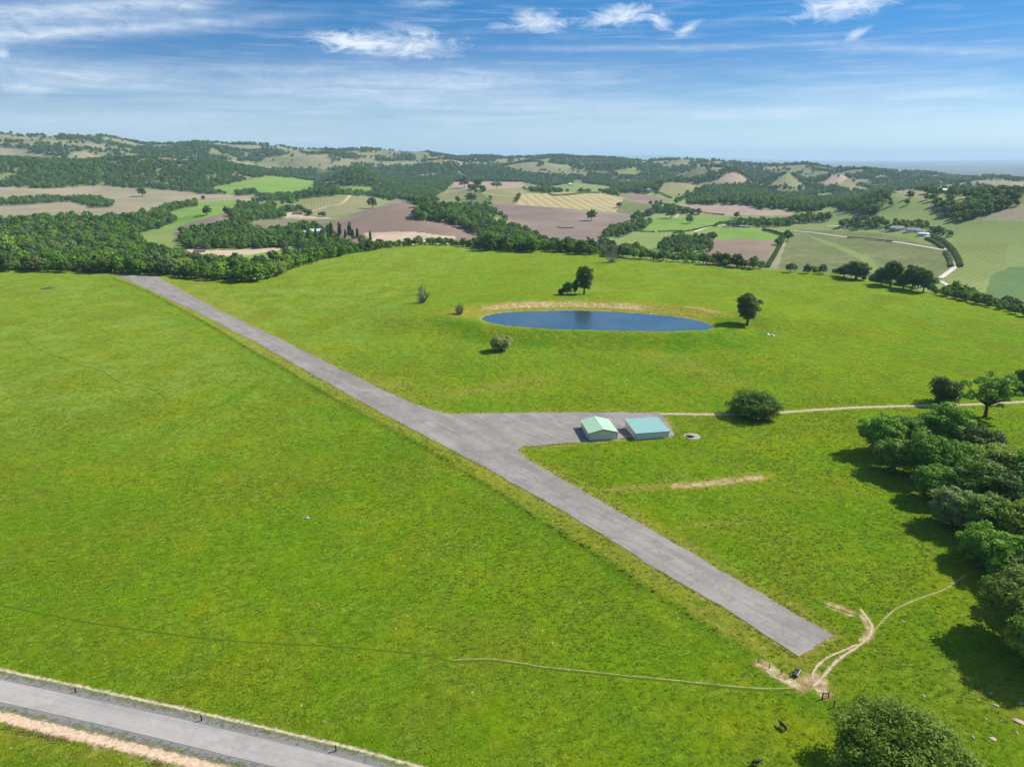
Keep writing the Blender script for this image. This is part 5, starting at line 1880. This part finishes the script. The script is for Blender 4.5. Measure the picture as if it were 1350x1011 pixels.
# fence posts along the road and by the corner gate
for px, py, lab in [(100, 912, 'short dark fence post on the road verge, leftmost of three'), (266, 949.5, 'dark fence post on the road verge between the two others'), (443, 989.5, 'dark fence post on the road verge near the bottom of the photo')]:
    P = at(px, py)
    hgt = 1.15 if px > 150 else 0.75
    root = empty('fence_post', P, 0.3)
    tag(root, lab, 'fence post')
    MB().box(-0.11, 0.11, -0.11, 0.11, -0.3, hgt).build('post', M['post'], root)
    MB().box(-0.125, 0.125, -0.125, 0.125, hgt+0.002, hgt+0.06).build('cap', M['dark'], root)


def brace(pa, pb, label):
    A = at(*pa)
    B = at(*pb)
    root = empty('gate_brace', A)
    tag(root, label, 'fence brace')
    v = B-A
    for q in (Vector((0, 0, 0)), v):
        MB().tube([q+Vector((0, 0, -.3)), q+Vector((0, 0, 1.55))], [0.13, 0.11], 8).build('post', M['post'], root)
    MB().tube([Vector((0, 0, 1.15)), v+Vector((0, 0, 1.15))], [0.08, 0.08], 7).build('rail', M['post'], root)
    MB().tube([Vector((0, 0, 0.25)), v+Vector((0, 0, 1.1))], [0.03, 0.03], 5).build('wire', M['dark'], root)


brace((1084, 921), (1092, 919), 'dark wooden corner brace of two posts at the end of the worn track')
brace((1099, 932), (1107, 941), 'dark wooden brace right of the corner brace, standing in the grass')
root = empty('water_trough', at(1050, 889), 0.9)
tag(root, 'dark water trough with a pale rim by the corner of the runway', 'trough')
mb = MB()
for a in ((-1.0, 1.0, -0.42, -0.36), (-1.0, 1.0, 0.36, 0.42), (-1.0, -0.94, -0.357, 0.357), (0.94, 1.0, -0.357, 0.357)):
    mb.box(a[0], a[1], a[2], a[3], 0, 0.62)
mb.build('basin', M['dark'], root)
MB().box(-0.93, 0.93, -0.35, 0.35, 0.05, 0.5).build('trough_water', M['glass'], root)
MB().tube([(-1.05, -0.39, 0.65), (1.05, -0.39, 0.65)], 0.05, 6).build('rim', M['white'], root)
MB().tube([(0.7, 0.55, -0.2), (0.7, 0.55, 1.3)], 0.09, 7).build('standpipe', M['dark'], root)
# wire fence beside the ditch
for i, (px, py) in enumerate([(1000, 873), (1014, 881), (1030, 888), (1041, 893)]):
    root = empty('fence_post', at(px, py))
    tag(root, 'thin dark fence post in the short line beside the worn ground at the runway corner', 'fence post', 'posts by the worn ground')
    MB().tube([(0, 0, -.3), (0, 0, 1.25)], [0.09, 0.075], 7).build('post', M['post'], root)
    MB().tube([(0, 0, 1.252), (0, 0, 1.31)], [0.085, 0.02], 7).build('cap', M['dark'], root)


def cow(px, py, rot, label):
    root_loc = at(px, py)
    me = bpy.data.meshes.new('cow')
    J = [((-0.75, 0, 1.05), .26), ((-0.35, 0, 1.0), .36), ((0.15, 0, .98), .38), ((0.6, 0, 1.02), .34), ((0.95, 0, 1.15), .22), ((1.22, 0, 1.12), .17), ((1.45, 0, .92), .13), ((1.6, 0, .8), .09),
         ((-.72, .2, .75), .17), ((-.78, .22, .45), .085), ((-.72, .22, .05), .06), ((-.72, -.2, .75), .17), ((-.78, -.22, .45), .085), ((-.72, -.22, .05), .06),
         ((.58, .2, .72), .14), ((.6, .2, .42), .075), ((.6, .2, .05), .055), ((.58, -.2, .72), .14), ((.6, -.2, .42), .075), ((.6, -.2, .05), .055),
         ((-1.0, 0, 1.1), .06), ((-1.1, 0, .75), .035), ((-1.08, 0, .45), .05), ((1.25, .22, 1.2), .05), ((1.25, -.22, 1.2), .05)]
    Ed = [(2, 1), (1, 0), (2, 3), (3, 4), (4, 5), (5, 6), (6, 7), (0, 8), (8, 9), (9, 10), (0, 11), (11, 12), (12, 13), (3, 14), (14, 15), (15, 16), (3, 17), (17, 18), (18, 19), (0, 20), (20, 21), (21, 22), (5, 23), (5, 24)]
    me.from_pydata([j[0] for j in J], Ed, [])
    o = link('cow', me)
    o.modifiers.new('skin', 'SKIN')
    for v, j in zip(me.skin_vertices[0].data, J):
        v.radius = (j[1], j[1])
        v.use_root = False
    me.skin_vertices[0].data[2].use_root = True
    o.modifiers.new('sub', 'SUBSURF').levels = 1
    dg = bpy.context.evaluated_depsgraph_get()
    m2 = bpy.data.meshes.new_from_object(o.evaluated_get(dg))
    o.modifiers.clear()
    o.data = m2
    m2.materials.clear()
    m2.materials.append(M['hide'])
    for p in m2.polygons:
        p.use_smooth = True
    o.location = root_loc
    o.rotation_euler = (0, 0, rot)
    o.scale = (0.82, 0.82, 0.82)
    tag(o, label, 'cow')


cow(1032, 960, 2.0, 'small black cow alone in the grass below the worn track junction')
cow(996, 1008, 0.2, 'black cow at the bottom edge of the photo left of the huge oak')

# ------------------------------------------------------------------ camera, sun, sky, air
cam = bpy.data.cameras.new('camera')
cam.sensor_width = 36
cam.lens = 36*FOC/1350
cam.clip_start = 1
cam.clip_end = 200000
co = bpy.data.objects.new('camera', cam)
COL.objects.link(co)
co.location = (0, 0, H)
co.rotation_euler = (math.pi/2-PITCH, 0, 0)
scene.camera = co

sl_ = bpy.data.lights.new('sun', 'SUN')
sl_.energy = 4.4
sl_.angle = R(0.53)
sl_.color = (1.0, 0.92, 0.79)
so = bpy.data.objects.new('sun', sl_)
COL.objects.link(so)
so.rotation_euler = SUN_DIR.to_track_quat('Z', 'Y').to_euler()

w = bpy.data.worlds.new('World')
scene.world = w
w.use_nodes = True


class WT(NT):
    def __init__(self, tree):
        self.t = tree
        self.t.nodes.clear()
        self.out = self.t.nodes.new('ShaderNodeOutputWorld')
        self.pos = None


t = WT(w.node_tree)
sky = t.n('TexSky', sky_type='NISHITA', sun_disc=False, sun_elevation=SUN_EL, sun_rotation=math.atan2(SUN_H.x, SUN_H.y), altitude=400, air_density=1.0, dust_density=0.3, ozone_density=2.5)
dirv = t.n('TexCoord').outputs['Generated']
sx = t.n('SeparateXYZ', ins={'Vector': dirv})
az = t.math('ARCTAN2', sx.outputs[0], sx.outputs[1])
el = t.math('ARCSINE', sx.outputs[2])
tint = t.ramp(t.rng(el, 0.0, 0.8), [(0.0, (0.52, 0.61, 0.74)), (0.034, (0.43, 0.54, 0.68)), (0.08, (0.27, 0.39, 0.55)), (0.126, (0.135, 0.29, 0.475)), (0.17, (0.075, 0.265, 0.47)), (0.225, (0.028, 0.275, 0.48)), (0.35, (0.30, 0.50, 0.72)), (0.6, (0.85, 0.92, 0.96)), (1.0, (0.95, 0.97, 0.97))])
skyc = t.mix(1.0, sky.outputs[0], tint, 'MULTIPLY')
ae = t.n('CombineXYZ', ins={'X': az, 'Y': el, 'Z': 0.0}).outputs[0]


def azel(px, py):
    d = bearing(px, py)
    return math.atan2(d[0], d[1]), math.atan2(d[2], math.hypot(d[0], d[1]))


def stretched(sxx, syy, scale, detail, rough, rot=0.0, dist=0.0):
    mp = t.n('Mapping', ins={'Vector': ae, 'Scale': (sxx, syy, 1), 'Rotation': (0, 0, rot)}).outputs[0]
    return t.n('TexNoise', ins={'Vector': mp, 'Scale': scale, 'Detail': detail, 'Roughness': rough, 'Distortion': dist}).outputs[0]


s1 = stretched(2.2, 26, 1.6, 7, 0.62, 0.03, 0.4)
s2n = stretched(5.0, 40, 2.0, 6, 0.6, -0.02, 0.3)
fib = stretched(9.0, 22, 3.0, 6, 0.68, 0.35, 1.2)
# thin veil low in the sky, streaks above
veil = t.math('MULTIPLY', t.rng(s1, 0.40, 0.72), t.math('MULTIPLY', t.rng(el, 0.135, 0.05), t.rng(el, -0.02, 0.05)))
veil = t.math('MULTIPLY', veil, 0.42)
s4n = stretched(3.2, 75, 2.0, 7, 0.66, 0.015, 0.5)
high = t.math('ADD', t.math('MULTIPLY', t.rng(s2n, 0.52, 0.80), 0.18), t.math('MULTIPLY', t.math('MULTIPLY', t.rng(s4n, 0.50, 0.72), t.rng(s1, 0.34, 0.56)), 0.27))
tot = t.math('ADD', veil, high)


def streak(p0, p1, wpx, amp, fade0=0.15, fade1=0.3):
    """long thin cloud from p0 to p1"""
    global tot
    a0, e0 = azel(*p0)
    a1, e1 = azel(*p1)
    L = math.hypot(a1-a0, e1-e0)
    ux, uy = (a1-a0)/L, (e1-e0)/L
    al = t.math('ADD', t.math('MULTIPLY', t.math('SUBTRACT', az, a0), ux), t.math('MULTIPLY', t.math('SUBTRACT', el, e0), uy))
    pr = t.math('SUBTRACT', t.math('MULTIPLY', t.math('SUBTRACT', el, e0), ux), t.math('MULTIPLY', t.math('SUBTRACT', az, a0), uy))
    pr = t.math('ADD', pr, t.math('MULTIPLY', t.math('SUBTRACT', s2n, 0.5), wpx/FOC*1.6))
    g = t.math('POWER', 2.718, t.math('MULTIPLY', t.math('POWER', t.math('ABSOLUTE', t.math('DIVIDE', pr, wpx/FOC)), 1.6), -1.0))
    f = t.math('MULTIPLY', t.rng(al, -fade0*L, fade0*L), t.rng(al, L*(1+fade1*.3), L*(1-fade1)))
    nn = t.rng(fib, 0.25, 0.62, 0.35, 1.0)
    tot = t.math('ADD', tot, t.math('MULTIPLY', t.math('MULTIPLY', t.math('MULTIPLY', g, f), nn), amp))


def puff(c, wpx, hpx, amp, tilt=0.0):
    global tot
    a0, e0 = azel(*c)
    da = t.math('SUBTRACT', az, a0)
    de = t.math('SUBTRACT', el, e0)
    cs, sn = math.cos(tilt), math.sin(tilt)
    u = t.math('DIVIDE', t.math('ADD', t.math('MULTIPLY', da, cs), t.math('MULTIPLY', de, sn)), wpx/FOC)
    v = t.math('DIVIDE', t.math('SUBTRACT', t.math('MULTIPLY', de, cs), t.math('MULTIPLY', da, sn)), hpx/FOC)
    d2 = t.math('ADD', t.math('MULTIPLY', u, u), t.math('MULTIPLY', v, v))
    g = t.math('POWER', 2.718, t.math('MULTIPLY', d2, -1.0))
    nn = t.math('ADD', t.math('MULTIPLY', fib, 2.3), -1.0)
    k = t.rng(t.math('ADD', g, t.math('MULTIPLY', nn, 0.85)), 0.42, 1.35)
    k = t.math('MULTIPLY', k, t.rng(g, 0.03, 0.3))
    tot = t.math('ADD', tot, t.math('MULTIPLY', k, amp))


streak((-60, 22), (330, -6), 10, 0.75)
streak((-60, 50), (400, 21), 6.5, 0.72, 0.05, 0.5)
streak((-60, 88), (240, 108), 13, 0.42, 0.05, 0.5)
streak((150, 92), (560, 86), 6, 0.22)
streak((280, 112), (700, 108), 17, 0.34)
streak((560, 104), (900, 100), 9, 0.25)
streak((670, 64), (1110, 57), 3.5, 0.30)
streak((1090, 60), (1400, 72), 5, 0.30)
streak((1160, 132), (1320, 120), 4, 0.30)
streak((880, 156), (1110, 148), 8, 0.35)
streak((-60, 150), (460, 168), 16, 0.28)
streak((480, 130), (960, 150), 16, 0.28)
puff((520, 60), 88, 13, 0.95, -0.02)
puff((455, 54), 50, 9, 0.5, -0.1)
puff((708, 30), 36, 13, 0.95, -0.12)
puff((815, 21), 44, 12, 0.95, 0.10)
puff((872, 29), 15, 9, 0.75, -0.6)
puff((905, 40), 18, 6, 0.75, 0.5)
puff((1120, 4), 62, 14, 1.0, 0.10)
puff((1128, 46), 16, 5, 0.6, 0.5)
puff((660, 36), 24, 5, 0.5, -0.05)
puff((545, 38), 42, 6, 0.4, -0.15)
puff((0, 68), 10, 6, 0.6, 0)
puff((40, 118), 24, 7, 0.4, 0)
puff((560, 4), 40, 5, 0.35, 0)
cl = t.math('MINIMUM', t.math('MULTIPLY', tot, 0.95), 0.96)
cloudc = t.n('RGB')
cloudc.outputs[0].default_value = (4.7, 5.1, 5.6, 1)
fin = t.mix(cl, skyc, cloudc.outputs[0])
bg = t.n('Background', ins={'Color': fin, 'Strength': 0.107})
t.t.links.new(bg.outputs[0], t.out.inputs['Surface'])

# air: one closed box of even, thin haze
HZ0 = -140.0
me = bpy.data.meshes.new('haze')
mb = MB()
mb.box(-62000, 62000, -600, 61500, HZ0, 620)
me.from_pydata(mb.v, [], mb.f)
bm = bmesh.new()
bm.from_mesh(me)
bmesh.ops.recalc_face_normals(bm, faces=bm.faces)
bm.to_mesh(me)
bm.free()
m = bpy.data.materials.new('thin_air')
m.use_nodes = True
nt = m.node_tree
nt.nodes.clear()
ou = nt.nodes.new('ShaderNodeOutputMaterial')
pv = nt.nodes.new('ShaderNodeVolumePrincipled')
pv.inputs['Color'].default_value = (0.54, 0.79, 1.0, 1)
pv.inputs['Density'].default_value = 4.6e-5
pv.inputs['Anisotropy'].default_value = 0.1
nt.links.new(pv.outputs[0], ou.inputs['Volume'])
m.cycles.homogeneous_volume = True if hasattr(m.cycles, 'homogeneous_volume') else True
me.materials.append(m)
tag(link('haze', me), kind='stuff')

scene.render.engine = 'CYCLES'
scene.cycles.use_denoising = True
scene.cycles.max_bounces = 8
scene.cycles.diffuse_bounces = 2
scene.cycles.transparent_max_bounces = 12
scene.cycles.volume_bounces = 0
scene.view_settings.view_transform = 'Standard'
scene.view_settings.look = 'None'
scene.view_settings.exposure = 0.86
scene.view_settings.gamma = 1
